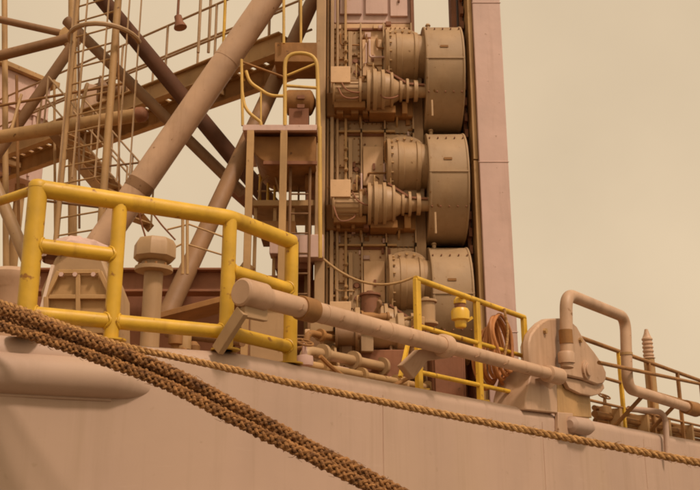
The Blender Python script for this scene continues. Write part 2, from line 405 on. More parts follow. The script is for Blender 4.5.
def jack_unit(zc, label):
    u = thing('jacking_unit', label, 'jacking gear', (0.7, 13.3, zc - 0.9), 'jacking gears stacked on the jack house')
    X = (1, 0, 0); yc = 13.5
    # gear drum
    MB().lathe((1.26, yc, zc), X, [(0, 0.30), (0.0, 0.872), (0.03, 0.88), (0.031, 0.868), (0.56, 0.868), (0.561, 0.88), (0.59, 0.88), (0.59, 0.30)], 72).build('gear_drum', 'drum', u, 0.006)
    BX(1.26, 1.85, 12.618, 12.66, zc - 0.02, zc + 0.005).build('split_flange', 'drum', u, 0.004)
    BX(1.48, 1.60, 12.64, 12.67, zc + 0.18, zc + 0.215).build('maker_plate', 'rust', u)
    b = MB()
    for z_ in (-0.5, 0.62):
        for k in range(5): b.box((1.30 + 0.125 * k, yc - math.sqrt(0.885 ** 2 - z_ * z_), zc + z_), (0.018, 0.03, 0.018))
    b.build('flange_bolts', 'dark', u, kind='stuff')
    MB().tube([(1.33, 12.66, zc - 0.95), (1.33, 12.68, zc - 0.62 - random.random() * 0.2)], 0.016, 8).build('drain_pipe', random.choice(['grey', 'steel']), u)
    MB().lathe((1.36, 13.25, zc + 0.80), (0, 0, 1), [(0, 0.03), (0.08, 0.03), (0.08, 0.045), (0.11, 0.03)], 12).build('breather', 'grey', u)
    # bell housing (electric motor end)
    zb = zc + 0.245; yb = 13.16
    bell = MB().lathe((0.66, yb, zb), X, [(0, 0.30), (0, 0.44), (0.05, 0.45), (0.055, 0.39), (0.16, 0.385), (0.165, 0.40), (0.25, 0.40), (0.255, 0.385), (0.44, 0.385), (0.445, 0.41), (0.50, 0.41), (0.505, 0.36), (0.62, 0.36)], 56).build('bell_housing', 'grey', u, 0.005)
    MB().bolts((0.715, yb, zb), X, 0.415, 18, 0.016, 0.035).build('bell_bolts', 'steel', bell, kind='stuff')
    # arched flange plate behind the bell
    arch = []
    for k in range(15):
        a = math.pi * k / 14; arch.append((0.94 + 0.33 * -math.cos(a) * 0.9, 13.10, zb + 0.30 + 0.20 * math.sin(a)))
    arch += [(1.22, 13.10, zb - 0.62), (1.05, 13.10, zb - 0.62), (0.66, 13.10, zb - 0.36)]
    fl = MB().prism(arch, (0, 0.05, 0)).build('arched_flange', 'grey', u, 0.006)
    bb = MB()
    for k in range(1, 14, 2):
        a = math.pi * k / 14; bb.lathe((0.94 - 0.25 * math.cos(a), 13.10, zb + 0.29 + 0.16 * math.sin(a)), (0, -1, 0), [(0, 0.02), (0.03, 0.02)], 6)
    bb.build('flange_bolts', 'steel', fl, kind='stuff')
    # thin guard strap under the bell
    MB().beam((0.66, 12.80, zb - 0.38), (0.98, 12.80, zb - 0.60), 0.03, 0.03).build('guard_strap', 'dark', u)
    MB().beam((0.98, 12.80, zb - 0.60), (1.24, 12.80, zb - 0.62), 0.03, 0.03).build('guard_strap', 'dark', u)
    # output shaft line with brake and couplings
    zs = zc - 0.42; ys = 12.92; k_ = 1.18
    MB().lathe((0.36, ys, zs), X, [(t_, r_ * k_) for t_, r_ in [(0, 0.1), (0, 0.27), (0.05, 0.27), (0.052, 0.235), (0.09, 0.235), (0.092, 0.285), (0.15, 0.285), (0.152, 0.25), (0.22, 0.25), (0.222, 0.275), (0.27, 0.275), (0.272, 0.23), (0.36, 0.215), (0.362, 0.24), (0.40, 0.24), (0.402, 0.17), (0.50, 0.12), (0.50, 0.145), (0.54, 0.145), (0.54, 0.11), (0.60, 0.11), (0.60, 0.16), (0.64, 0.16), (0.64, 0.10), (0.72, 0.09), (0.72, 0.14), (0.78, 0.14), (0.78, 0.09), (0.92, 0.09)]], 40).build('brake_coupling', 'grey', u, 0.004)
    MB().lathe((-0.16, ys, zs - 0.02), X, [(0, 0.12), (0, 0.19), (0.03, 0.205), (0.03, 0.18), (0.40, 0.18), (0.40, 0.21), (0.44, 0.21), (0.44, 0.15), (0.53, 0.15)], 36).build('drive_motor', 'grey', u, 0.005)
    fins = MB()
    for k in range(16):
        a = 2 * math.pi * k / 16
        fins.box((0.06, ys + 0.185 * math.cos(a), zs - 0.02 + 0.185 * math.sin(a)), (0.34, 0.016, 0.03), rot=Matrix.Rotation(a, 3, 'X'))
    fins.build('cooling_fins', 'grey', u, kind='stuff')
    tb = BX(-0.17, 0.09, 12.74, 13.05, zs + 0.06, zs + 0.30).build('terminal_box', 'frame', u, 0.015)
    BX(-0.19, 0.11, 12.715, 12.74, zs + 0.045, zs + 0.315).build('box_lid', 'frame', tb, 0.008)
    MB().box((0.57, 12.79, zs + 0.10), (0.10, 0.03, 0.06)).build('name_plate', random.choice(['white', 'grey_b', 'steel']), u)
    BX(0.24, 0.33, 12.86, 13.2, zs - 0.10, zs + 0.22).build('brake_caliper', 'rust', u, 0.01)
    for x in (0.20, 0.46, 0.70):
        MB().tube(fillet([(x, 12.85, zs + 0.2), (x, 12.82, zs + 0.42), (x + 0.08, 13.2, zs + 0.5)], 0.06), 0.013, 8).build('oil_pipe', 'steel', u)
    # mounting ledge and underside brackets
    BX(-0.10, 0.80, 13.19, 13.302, zs - 0.56, zs - 0.53).build('mounting_ledge', 'steel', u, 0.004)
    BX(-0.26, 1.08, 13.10, 13.301, zs - 0.34, zs + 0.06).build('gear_seat', 'rust', u, 0.02)
    for x in (-0.1, 0.12, 0.3, 0.52, 0.66, 0.9):
        q_ = random.uniform(0.05, 0.13); BX(x, x + q_, 12.95, 13.12, zs - 0.36, zs - 0.24 + q_).build('lug_block', random.choice(['rust', 'dark', 'grey']), u, 0.01)
    for x in (-0.3, 0.25, 0.82):
        MB().prism([(x, 13.12, zs - 0.342), (x, 13.302, zs - 0.342), (x, 13.302, zs - 0.50)], (0.03, 0, 0)).build('seat_gusset', 'steel', u)
    BX(-0.14, 0.34, 12.86, 13.3, zs - 0.30, zs - 0.19).build('motor_foot', 'rust', u, 0.01)
    BX(0.40, 0.80, 12.90, 13.3, zs - 0.37, zs - 0.25).build('brake_foot', 'rust', u, 0.01)
    # cover plates and bolts on the frame
    cv = BX(0.30, 0.62, 13.21, 13.302, zc - 0.02, zc + 0.62).build('cover_plate', 'frame', u, 0.012)
    MB().box((0.47, 13.20, zc + 0.28), (0.035, 0.03, 0.10)).build('handle', 'dark', cv)
    BX(0.26, 0.66, 13.25, 13.302, zc - 0.09, zc - 0.05).build('cover_rail', 'steel', u)
    for z_ in (0.06, 0.25): MB().lathe((0.20, 13.302, zc + z_), (0, -1, 0), [(0, 0.06), (0.03, 0.06), (0.03, 0.035), (0.07, 0.035)], 12).build('sight_glass', 'dark', u)
    BX(-0.02, 0.75, 13.26, 13.302, zc + 0.82, zc + 0.85).build('frame_rib', 'dark', u)
    BX(0.08, 0.14, 13.19, 13.302, zc - 0.1, zc + 0.75).build('frame_rib', 'grey', u, 0.005)
    for k in range(4):
        MB().lathe((0.045, 13.20, zc + 0.05 + 0.17 * k), (0, -1, 0), [(0, 0.03), (0.05, 0.03), (0.05, 0.018), (0.08, 0.018)], 8).build('clamp', 'steel', u)
    MB().tube(fillet([(0.12, 13.16, zc + 0.10), (0.12, 13.3, zc - 0.16), (-0.1, 13.25, zc - 0.18), (-0.23, 13.17, zc - 0.05)], 0.07), 0.016, 8).build('oil_pipe', 'grey', u)
    for (xa, xb, za_, zb_2, mt) in ((-0.13, 0.04, 0.30, 0.84, 'frame'), (0.10, 0.27, 0.36, 0.78, 'grey'), (0.66, 1.06, 0.70, 0.86, 'frame'), (-0.12, 0.24, -0.10, 0.22, 'grey'), (0.10, 0.62, -0.98, -0.80, 'grey'), (0.66, 1.08, -1.0, -0.72, 'drum')):
        dx = random.uniform(-.02, .02); pl2 = BX(xa + dx, xb + dx, 13.255, 13.300, zc + za_, zc + zb_2).build('bolted_plate', mt, u, 0.006)
        bb2 = MB(); nx = max(2, int((xb - xa) / .07)); nz_ = max(2, int((zb_2 - za_) / .09))
        for a_ in range(nx + 1):
            for b_2 in range(nz_ + 1):
                if a_ in (0, nx) or b_2 in (0, nz_): bb2.lathe((xa + dx + .02 + (xb - xa - .04) * a_ / nx, 13.256, zc + za_ + .02 + (zb_2 - za_ - .04) * b_2 / nz_), (0, -1, 0), [(0, .011), (.018, .011)], 6)
        bb2.build('bolts', 'rust', pl2, kind='stuff')
    for x in (0.28, 0.645, 1.085): BX(x - .012, x + .012, 13.18, 13.3005, zc - 1.0, zc + 0.9).build('frame_rib', 'grey', u, 0.003)
    # small fittings that differ from unit to unit
    for k in range(44):
        x = random.uniform(-0.22, 1.02); z = zc + random.uniform(-1.0, 0.92); a_, b_, c_ = random.uniform(.03, .10), random.uniform(.03, .12), random.uniform(.03, .09)
        BX(x, x + a_, 13.301 - c_, 13.301, z, z + b_).build('fitting', random.choice(['frame', 'grey', 'rust', 'grey_b', 'dark']), u, 0.006)
    for k in range(6):
        x = random.uniform(-0.2, 0.9); z = zc + random.uniform(-0.2, 0.85); x2 = x + random.uniform(-.35, .35); z2 = z - random.uniform(.1, .6); yy = random.uniform(13.05, 13.22)
        MB().tube(fillet([(x, 13.29, z), (x, yy, z), (x, yy, z2), (x2, yy, z2), (x2, 13.29, z2)], 0.05, 4), random.choice([0.010, 0.014, 0.018]), 8).build('small_pipe', random.choice(['steel', 'rust', 'grey_b']), u)
    for k in range(3):
        x = random.uniform(-0.15, 0.5); z = zs + random.uniform(-.1, .2)
        MB().tube(catmull([(x, 12.75, z), (x + .1, 12.68, z - random.uniform(.15, .35)), (x + .3, 12.75, z - .2), (x + random.uniform(.35, .6), 13.1, z + .1)], 0.03), 0.012, 8).build('hose', 'dark', u)
    # studs and lugs
    b2 = MB()
    for k in range(14): b2.lathe((0.02 + random.random() * 1.0, 13.302, zc + random.uniform(-0.2, 0.85)), (0, -1, 0), [(0, 0.014), (0.025, 0.014)], 6)
    b2.build('studs', 'dark', u, kind='stuff')
    return u
for zc, lb in ((CZ + 6.60, 'topmost jacking gear with round drum and motor'), (CZ + 4.77, 'middle jacking gear with round drum behind the guardrails'), (CZ + 2.94, 'lowest jacking gear partly hidden behind the boom pipe')):
    jack_unit(zc, lb)

# ================================================================== LATTICE LEG
leg = thing('leg_truss', 'brown tubular lattice leg of crossing steel braces', 'lattice leg', (-3.5, 15, DECK))
def brace(pts, r, mat='steel', name='brace'):
    return MB().tube([P(*p) for p in pts], r, 20).build(name, mat, leg)
bt, bb_ = P(322, -25, 13.4), P(174, 190, 13.4)
bdir = (bb_ - bt).normalized()
big = MB().tube([bt, bb_ + bdir * 3.2], 0.215, 24).build('brace', 'tan', leg)
MB().tube([bb_, bb_ + bdir * 0.16], 0.219, 24).build('repair_band', 'brown', big)
for k in (0.52,):
    q = bt.lerp(bb_, k); MB().tube([q, q + bdir * 0.02], 0.219, 24).build('weld_seam', 'tan', big)
brace([(18, 40, 17.0), (112, 61, 17.0)], 0.075, 'brown')
brace([(5, 90, 16.8), (112, 63, 16.8)], 0.105, 'brown')
brace([(22, 201, 16.6), (113, 70, 16.6)], 0.105, 'brown')
brace([(108, 48, 15.0), (262, 199, 15.0)], 0.10, 'brown')
brace([(128, 16, 14.7), (303, 228, 14.7)], 0.14, 'dark_brace')
brace([(345, -16, 15.2), (192, 314, 11.6)], 0.125, 'brown')
brace([(40, 180, 15.5), (88, 292, 15.5)], 0.11, 'grey')
brace([(248, 190, 16.2), (318, 252, 16.2)], 0.13, 'dark')
brace([(205, 345, 12.6), (268, 262, 12.6)], 0.10, 'steel')
brace([(228, 345, 13.0), (250, 290, 13.0)], 0.08, 'steel')
brace([(113, -40, 17.0), (113, 300, 17.0)], 0.085, 'steel', 'chord')
brace([(53, -40, 17.6), (55, 300, 17.6)], 0.06, 'steel', 'chord')
brace([(-40, 55, 17.6), (18, 40, 17.3)], 0.09)
brace([(-60, 20, 17.3), (5, 90, 17.1)], 0.09)
# node gusset
MB().lathe(P(112, 63, 16.9), (0, -1, 0), [(-0.05, 0.22), (0.12, 0.22), (0.14, 0.18)], 20).build('node_plate', 'steel', leg)

# leg well coaming behind the guardrail
cz1 = P(220, 268, 12.4).z
coam = BX(-6.2, -0.75, 12.5, 12.9, DECK, cz1 - 0.02).build('well_coaming', 'dark', None, 0.02)
tag(coam, 'dark brown steel coaming wall around the leg well', 'coaming')
cb = MB().ibeam(P(60, 277, 12.1), P(262, 277, 12.1), 0.3, 0.30).build('coaming_beam', 'dark', None, 0.006)
tag(cb, 'dark horizontal girder in front of the leg well', 'girder')

# walkway girder with handrail, running inboard from the jack house
wk = thing('walkway', 'high steel walkway with handrail crossing behind the large diagonal brace', 'walkway', P(190, 110, 15))
wa = P(296, 68, 13.9); wb = wa + HN * 9.5
MB().ibeam(wa, wb, 0.16, 0.36, 0.03).build('girder', 'steel', wk, 0.004)
off = Vector((0.6, 0.8, 0)) * 0.8
MB().ibeam(wa + off, wb + off, 0.16, 0.36, 0.03).build('girder', 'steel', wk, 0.004)
nb = 30
for k in range(nb):
    a = wa.lerp(wb, (k + 0.5) / nb) + Vector((0, 0, 0.205))
    MB().beam(a, a + off, 0.22, 0.03).build('grating_plank', 'steel', wk)
for k in range(5):
    a = wa.lerp(wb, k / 4.5); MB().beam(a + HD * 0.02, a + off - HD * 0.02, 0.1, 0.14).build('cross_beam', 'steel', wk)
for sd_, o_ in ((0, Vector((0, 0, 0))), (1, off)):
    for k in range(8):
        a = wa.lerp(wb, 0.03 + k / 7.4) + o_ + Vector((0, 0, 0.2)); MB().tube([a, a + Vector((0, 0, 1.1))], 0.024, 8).build('handrail_post', 'grey', wk)
    for h in (0.62, 1.30):
        MB().tube([wa + o_ + Vector((0, 0, h)), wb + o_ + Vector((0, 0, h))], 0.022, 8).build('handrail', 'grey', wk)
for u_, y_ in ((223, 14.9), (232, 15.2), (245, 14.7)):
    a = P(u_, 76, y_); b = P(u_, 8, y_); MB().tube([a, (a.x, a.y, b.z)], 0.028, 8).build('handrail_post', 'yellow' if u_ == 245 else 'grey', wk)
# floodlight hanging above the walkway
fl = thing('floodlight', 'small dark floodlight hanging high above the walkway', 'floodlight', P(204, 40, 15))
c = P(204, 47, 15)
MB().lathe(c + Vector((0, 0.1, 0.14)), (0.25, 0, -1), [(0, 0.04), (0.02, 0.07), (0.14, 0.075), (0.24, 0.12), (0.26, 0.12)], 16).build('lamp_body', 'dark', fl)
MB().tube([c + Vector((0, 0.1, 0.05)), c + Vector((0, 0.1, 0.9))], 0.025, 8).build('hanger', 'dark', fl)
MB().tube([P(176, 16, 15.1), P(262, -4, 15.1)], 0.03, 8).build('hanger_rail', 'dark', fl)
# round-ended pipe below the walkway
pp = thing('round_pipe', 'thick horizontal pipe with rounded dark end behind the ladder cage', 'pipe', P(100, 140, 15.2))
a, b = P(30, 153, 15.8), P(168, 131, 15.0)
MB().tube([a, b, b + (b - a).normalized() * 0.05], 0.125, 20).build('barrel', 'steel', pp)
d = (b - a).normalized()
MB().lathe(b + d * 0.051, d, [(0, 0.14), (0.1, 0.135), (0.16, 0.10), (0.19, 0.04)], 20).build('end_cap', 'dark', pp)
for u_ in (60, 120): 
    q = a.lerp(b, (u_ - 30) / 138); MB().tube([q + Vector((0, 0, .12)), q + Vector((0, 0.3, 0.95))], 0.03, 8).build('hanger', 'steel', pp)

# caged ladder
ld = thing('caged_ladder', 'tall caged ladder standing in front of the lattice leg', 'ladder', P(135, 240, 14))
def vtube(u, v0, v1, y, r, name, mat, par, seg=10):
    a = P(u, v0, y); b = P(u, v1, y); x = P(u, (v0 + v1) / 2, y).x
    return MB().tube([(x, y, a.z), (x, y, b.z)], r, seg).build(name, mat, par)
for u_, y_, r_ in ((108, 14.4, 0.045), (145, 14.0, 0.062)): vtube(u_, -30, 300, y_, r_, 'stile', 'steel', ld)
xs = [P(103, 120, 14.0), P(164, 120, 14.0)]
cx_, rx = (xs[0].x + xs[1].x) / 2, (xs[1].x - xs[0].x) / 2
for k in range(6):
    a = math.pi * (k / 5)
    x, y = cx_ - rx * math.cos(a), 14.25 - 0.62 * math.sin(a)
    z0, z1 = P(130, 192, 14).z, P(130, -30, 14).z
    MB().beam((x, y, z0), (x, y, z1), 0.055, 0.016).build('cage_bar', 'grey', ld)
for k in range(3):
    z = P(130, 50, 13.6).z + k * 2.4
    if z > P(130, 200, 14).z - 0.1:
        MB().tube([(cx_ - (rx + 0.01) * math.cos(math.pi * i / 14), 14.25 - 0.635 * math.sin(math.pi * i / 14), z) for i in range(15)], 0.042, 8).build('cage_hoop', 'grey', ld)
for k in range(26):
    z = P(130, 262, 14).z + k * 0.30
    MB().tube([(P(108, 150, 14.4).x, 14.4, z), (P(145, 150, 14).x, 14.0, z)], 0.016, 8).build('rung', 'steel', ld)

# stairway descending below the walkway
st = thing('stairway', 'narrow steel stairway with handrails descending behind the yellow guardrail', 'stairs', P(120, 230, 15.6))
s0, s1 = P(88, 138, 15.8), P(158, 222, 15.0)
sw = Vector((0.35, 0.55, 0))
for o_ in (Vector((0, 0, 0)), sw):
    MB().beam(s0 + o_, s1 + o_, 0.03, 0.16).build('stringer', 'rust', st, 0.003)
    for h in (0.5, 0.95): MB().tube([s0 + o_ + Vector((0, 0, h)), s1 + o_ + Vector((0, 0, h))], 0.018, 8).build('handrail', 'grey', st)
    for k in range(5):
        a = s0.lerp(s1, k / 4) + o_; MB().tube([a, a + Vector((0, 0, 0.95))], 0.018, 8).build('handrail_post', 'grey', st)
for k in range(11):
    a = s0.lerp(s1, (k + 0.5) / 11); MB().beam(a + sw * 0.03, a + sw * 0.97, 0.20, 0.025).build('tread', 'steel', st)

# deckhouse far left
dh = thing('deckhouse', 'pale pinkish deckhouse wall behind the lattice leg at far left', 'deckhouse', P(60, 220, 21))
c0 = P(88, 170, 20.5); yaw = math.atan2(0.8, 0.6)
ctr = c0 - HD * 4 + HN * 2; zt = P(88, 106, 20.5).z; zb_ = P(90, 192, 20.5).z
MB().box((ctr.x, ctr.y, (zt + zb_) / 2), (8, 4, zt - zb_), yaw).build('wall', 'grey_b', dh, 0.02)
MB().box((ctr.x, ctr.y, zt + 0.06), (8.3, 4.3, 0.12), yaw).build('roof', 'steel', dh, 0.01)
for k in range(7):
    q = c0 - HD * (0.4 + k * 1.1) - HN * 0.03
    MB().box((q.x, q.y, (zt + zb_) / 2), (0.06, 0.055, zt - zb_ - 0.2), yaw).build('stiffener', 'grey_b', dh)
for s__ in (0.3, 4.0, 7.7):
    q = c0 - HD * s__ + HN * 0.4; MB().tube([(q.x, q.y, DECK), (q.x, q.y, zb_)], 0.12, 14).build('stilt', 'steel', dh)
for h in (0.9, 1.8): 
    q = c0 - HD * 4 - HN * 0.05
    MB().box((q.x, q.y, zt - h), (7.9, 0.06, 0.05), yaw).build('stiffener', 'grey_b', dh)

# ================================================================== ACCESS PLATFORM left of the gears
ap = thing('access_platform', 'small access platform with yellow railing beside the topmost gear', 'platform', P(295, 230, 12.6))
za = P(294, 139, 12.4).z; zl = P(294, 144, 12.4).z
x0, x1 = P(262, 141, 12.4).x, P(327, 141, 12.4).x
BX(x0, x1, 12.4, 12.48, zl, za).build('fascia', 'grey_b', ap, 0.006)
BX(x0, x0 + 0.08, 12.482, 13.9, zl, za).build('fascia', 'grey_b', ap, 0.006)
for k in range(7): BX(x0 + 0.09, x1, 12.49 + 0.2 * k, 12.675 + 0.2 * k, za - 0.05, za - 0.01).build('deck_plank', 'dark', ap)
# rounded trough under the platform
tr = []
zb0 = P(294, 173, 12.6).z
rr_ = 0.34
for k in range(9):
    a = math.pi + math.pi / 2 * k / 8; tr.append((x0 + 0.12 + rr_ + rr_ * math.cos(a), 12.6, zb0 + rr_ + rr_ * math.sin(a)))
tr += [(x1 - 0.02, 12.6, zb0), (x1 - 0.02, 12.6, zl - 0.01), (x0 + 0.12, 12.6, zl - 0.01)]
MB().prism(tr, (0, 1.2, 0)).build('trough', 'rust', ap, 0.01)
BX(x0 + 0.3, x1, 12.55, 12.6, zb0 - 0.03, zb0 + 0.02).build('trough_edge', 'dark', ap)
def vbeam(u, v, y, wx, wy, z0, z1, name, mat, par):
    x = P(u, v, y).x; return BX(x - wx / 2, x + wx / 2, y - wy / 2, y + wy / 2, z0, z1).build(name, mat, par, 0.005)
vbeam(268, 185, 12.44, 0.10, 0.10, DECK, zl - 0.002, 'support_post', 'steel', ap)
vbeam(297.5, 185, 12.44, 0.10, 0.10, DECK, zl - 0.002, 'support_post', 'steel', ap)
vbeam(320, 185, 13.5, 0.10, 0.10, DECK, zl - 0.002, 'support_post', 'steel', ap)
# yellow rails
Y = 12.42
def yt(pts, r=0.026, f=0.12, name='rail', mat='pale_yellow'):
    return MB().tube(fillet([P(*p) for p in pts], f) if len(pts) > 2 else [P(*p) for p in pts], r * 0.82, 10).build(name, mat, ap)
yt([(262, 140, Y), (261, 82, Y)], 0.027, name='rail_post')
yt([(261, 84, Y), (297, 97, Y + 0.4)], 0.022, mat='rust')
yt([(265, 92, Y), (268, 102, Y), (286, 114, Y), (299, 114, Y)], 0.030, 0.2)
yt([(261.5, 110, Y), (264, 126, Y), (278, 137, Y), (278, 140, Y)], 0.030, 0.2)
yt([(278, 110, Y), (278, 139, Y)], 0.017, name='rail_post')
yt([(299, 140, Y), (299, 76, Y), (327, 77, Y), (329, 143, Y)], 0.036, 0.28, 'gate_hoop')
yt([(300, 105, Y), (328, 107, Y)], 0.028)
yt([(301, 96, Y + .5), (325, 86, Y + .5)], 0.024, mat='pale_yellow')
yt([(298, 20, Y + .4), (298, 68, Y + .4)], 0.028, name='rail_post')
yt([(313, 20, Y + .6), (313, 68, Y + .6)], 0.026, name='rail_post')
yt([(329.5, 141, Y - .05), (330, 256, Y - .05)], 0.036, name='rail_post')
yt([(262, 140, Y + 1.4), (262, 92, Y + 1.4)], 0.022, name='rail_post')
yt([(263, 100, Y + .05), (263, 100, Y + 1.4)], 0.022)
BX(P(290, 75, 12.9).x, P(327, 75, 12.9).x, 12.9, 13.5, P(300, 84, 12.9).z, P(300, 67, 12.9).z).build('upper_step', 'rust', ap, 0.01)
# pump on the platform
pm = thing('platform_pump', 'round motor casing with dark vents inside the yellow gate hoop', 'motor', P(313, 138, 13))
c = P(301, 120, 13.1); 
MB().lathe(c, (1, 0, 0), [(0, 0.12), (0, 0.19), (0.03, 0.2), (0.36, 0.2), (0.39, 0.17), (0.44, 0.06)], 28).build('casing', 'rust', pm, 0.004)
for (u_, v_) in ((313, 115), (313, 123)):
    q = P(u_, v_, 12.89); MB().box(q, (0.11, 0.03, 0.06)).build('vent', 'dark', pm)
BX(c.x + 0.04, c.x + 0.34, 12.95, 13.25, za, c.z - 0.16).build('foot', 'dark', pm)

# middle deck shelf between leg and gears
ms = thing('service_shelf', 'cluttered steel shelf between the lattice leg and the middle gear', 'shelf', P(300, 240, 13.2))
zs_ = P(300, 205, 13.0).z
x0s, x1s = P(271, 205, 13).x, P(329, 205, 13).x
BX(x0s, x1s, 13.0, 14.0, zs_ - 0.09, zs_).build('top', 'steel', ms, 0.006)
BX(x0s + .1, x1s - .35, 13.02, 13.8, zs_ - 0.5, zs_ - 0.32).build('lower_shelf', 'rust', ms, 0.006)
BX(x0s + .35, x1s - .1, 13.05, 13.8, zs_ - 1.05, zs_ - 0.72).build('drawer_box', 'dark', ms, 0.01)
BX(P(286, 222, 12.9).x, P(312, 222, 12.9).x, 12.9, 13.2, P(300, 252, 12.9).z, P(300, 234, 12.9).z).build('junction_box', 'grey_b', ms, 0.01)
BX(P(312, 222, 12.9).x, P(333, 222, 12.9).x, 12.75, 13.2, P(320, 256, 12.8).z, P(320, 236, 12.8).z).build('junction_box', 'grey_b', ms, 0.01)
BX(x0s + 0.0, x1s, 13.9, 14.2, DECK, zs_ - 1.0).build('rear_panel', 'dark', ms, 0.01)
for u_ in (273, 290, 306): 
    vbeam(u_, 230, 13.1, 0.05, 0.05, DECK, zs_ - .092, 'leg', 'steel', ms)
for (u_, h) in ((277, 1.0), (284, 0.85), (290, 1.1)):
    x = P(u_, 200, 13.6).x; MB().tube([(x, 13.6, zs_), (x, 13.6, zs_ + h)], 0.022, 8).build('rail_post', 'yellow', ms)
for h in (0.35, 0.62): MB().tube([(x0s, 13.6, zs_ + h), (x1s, 13.6, zs_ + h)], 0.016, 8).build('rail', 'steel', ms)
MB().tube([(P(311, 200, 13.6).x, 13.6, zs_), (P(311, 200, 13.6).x, 13.6, zs_ + 0.8)], 0.016, 8).build('rail_post', 'steel', ms)
MB().tube(fillet([P(276, 205, 13.2), P(279, 186, 13.2), P(290, 182, 13.2), P(296, 205, 13.2)], .1), 0.015, 8).build('cable_loop', 'steel', ms)
ml = thing('shelf_motor', 'dark round motor standing on the cluttered steel shelf', 'motor', P(321, 204, 13.2))
c = P(317, 190, 13.2)
MB().lathe(c, (1, 0, 0), [(0, 0.06), (0, 0.17), (0.04, 0.185), (0.2, 0.185), (0.22, 0.12)], 24).build('casing', 'rust', ml)
BX(c.x + .02, c.x + .2, 13.1, 13.3, zs_, c.z - .14).build('foot', 'dark', ml)

# ================================================================== HEAVY YELLOW GUARDRAIL (left)
zt = CZ + 2.25
g = thing('guardrail', 'heavy yellow pipe guardrail bent around the hull corner at left', 'guardrail', (-1.3, 6.6, DECK))
def rail_xy(u, v): 
    r = ray(u, v); k = (zt - 0.06 - CZ) / r.z; return Vector((r.x * k, r.y * k, 0))
GA, GB, GC = rail_xy(83, 195), rail_xy(251, 221), rail_xy(305, 242)
gm = rail_xy(155, 206)
gm = GA + (GB - GA) * ((gm - GA).dot(GB - GA) / (GB - GA).length_squared)
def up(p, z): return Vector((p.x, p.y, z))
RT = 0.065
zr = [zt - 0.06, CZ + 1.775, CZ + 1.29]
# top rail in one bent piece with mitred corners
MB().tube(fillet([up(GA, zr[0]), up(GB, zr[0]), up(GC, zr[0])], 0.05, 2), RT, 20).build('top_rail', 'yellow', g)
for z in zr[1:]:
    MB().tube([up(GA, z), up(gm if z == zr[1] else GB, z)], RT * 0.82, 18).build('rail', 'yellow', g); MB().tube([up(GB, z), up(GC, z)], RT * 0.82, 18).build('rail', 'yellow', g)
for q, r_ in ((GA, 0.066), (gm, 0.054), (GB, 0.056), (GC, 0.058)):
    MB().tube([up(q, DECK), up(q, zr[0])], r_, 20).build('post', 'yellow', g)
    b = MB().lathe(up(q, DECK), (0, 0, 1), [(0, 0.11), (0.012, 0.11)], 16); b.build('base_plate', 'yellow', g)
MB().lathe(up(GA, zr[0]), (0, 0, 1), [(0, 0.068), (0.03, 0.068), (0.055, 0.05), (0.067, 0.02)], 20).build('post_cap', 'yellow', g)
for q, zs__ in ((GA, zr[1:]), (gm, zr[1:]), (GB, zr[1:]), (GC, zr[1:])):
    for z in zs__:
        dirs = []
        if q is GA: dirs = [(GB - GA).normalized()]
        if q is gm: dirs = [(GA - GB).normalized()] + ([(GB - GA).normalized()] if z == zr[2] else [])
        if q is GB: dirs = [(GC - GB).normalized()] + ([(GA - GB).normalized()] if z == zr[2] else [])
        if q is GC: dirs = [(GB - GC).normalized()]
        pr_ = {id(GA): 0.066, id(gm): 0.054, id(GB): 0.056, id(GC): 0.058}[id(q)]
        for d_ in dirs:
            a_, x_, y_ = frame(d_); c_ = up(q, z) + d_ * (pr_ - 0.012)
            MB().tube([c_ + (x_ * math.cos(t) + y_ * math.sin(t)) * 0.056 + d_ * (0.012 * (1 + 0.3 * math.sin(5 * t)) - 0.02 * math.sin(t) ** 2 * 0 - (0.028 * math.cos(t) ** 2)) for t in [2 * math.pi * k / 24 for k in range(24)]], 0.009, 6, True).build('weld_bead', 'yellow', g)
# part returning inboard at the left end
GD = GA + HN * 2.2
for z in zr[:1]: MB().tube([up(GA, z), up(GD, z)], 0.034, 14).build('return_rail', 'yellow', g)
MB().tube([up(GD, DECK), up(GD, zr[0] + 0.02)], 0.05, 14).build('post', 'yellow', g)
# second guardrail further left, outside the photograph's edge

# ================================================================== DECK GEAR behind the left guardrail
# octagonal fan housing
fh = thing('fan_housing', 'octagonal fan housing with barred front behind the left guardrail', 'fan housing', P(118, 330, 8.2))
yh = 8.2
def oct_(pts, y): return [P(u, v, y) for (u, v) in pts]
o1 = [(85, 332), (85, 284), (97, 256), (108, 243), (131, 243), (140, 256), (151, 284), (151, 332)]
MB().prism(oct_(o1, yh + .06), (0, 0.6, 0)).build('shell', 'grey', fh, 0.03)
o2 = [(90, 322), (90, 290), (101, 268), (137, 268), (147, 290), (147, 322)]
MB().prism(oct_(o2, yh + .03), (0, 0.06, 0)).build('front_panel', 'steel', fh, 0.008)
for i_, (a_, b_) in enumerate((((90, 290), (147, 290)), ((118, 268), (118, 322)), ((90, 306), (147, 306)), ((101, 268), (137, 268)), ((90, 290), (101, 268)), ((147, 290), (137, 268)), ((90, 290), (90, 322)), ((147, 290), (147, 322)))):
    MB().beam(P(*a_, yh - 0.003 * i_), P(*b_, yh - 0.003 * i_), 0.04, 0.035, (0, 1, 0)).build('bar', 'steel', fh, 0.004)
for u_ in (104, 116, 132): MB().lathe(P(u_, 271, yh), (0, -1, 0), [(0, .022), (.04, .022)], 6).build('bolt', 'grey_b', fh)
tp = MB(); tc_ = P(118, 258, yh + .33); vs = []; fs = []
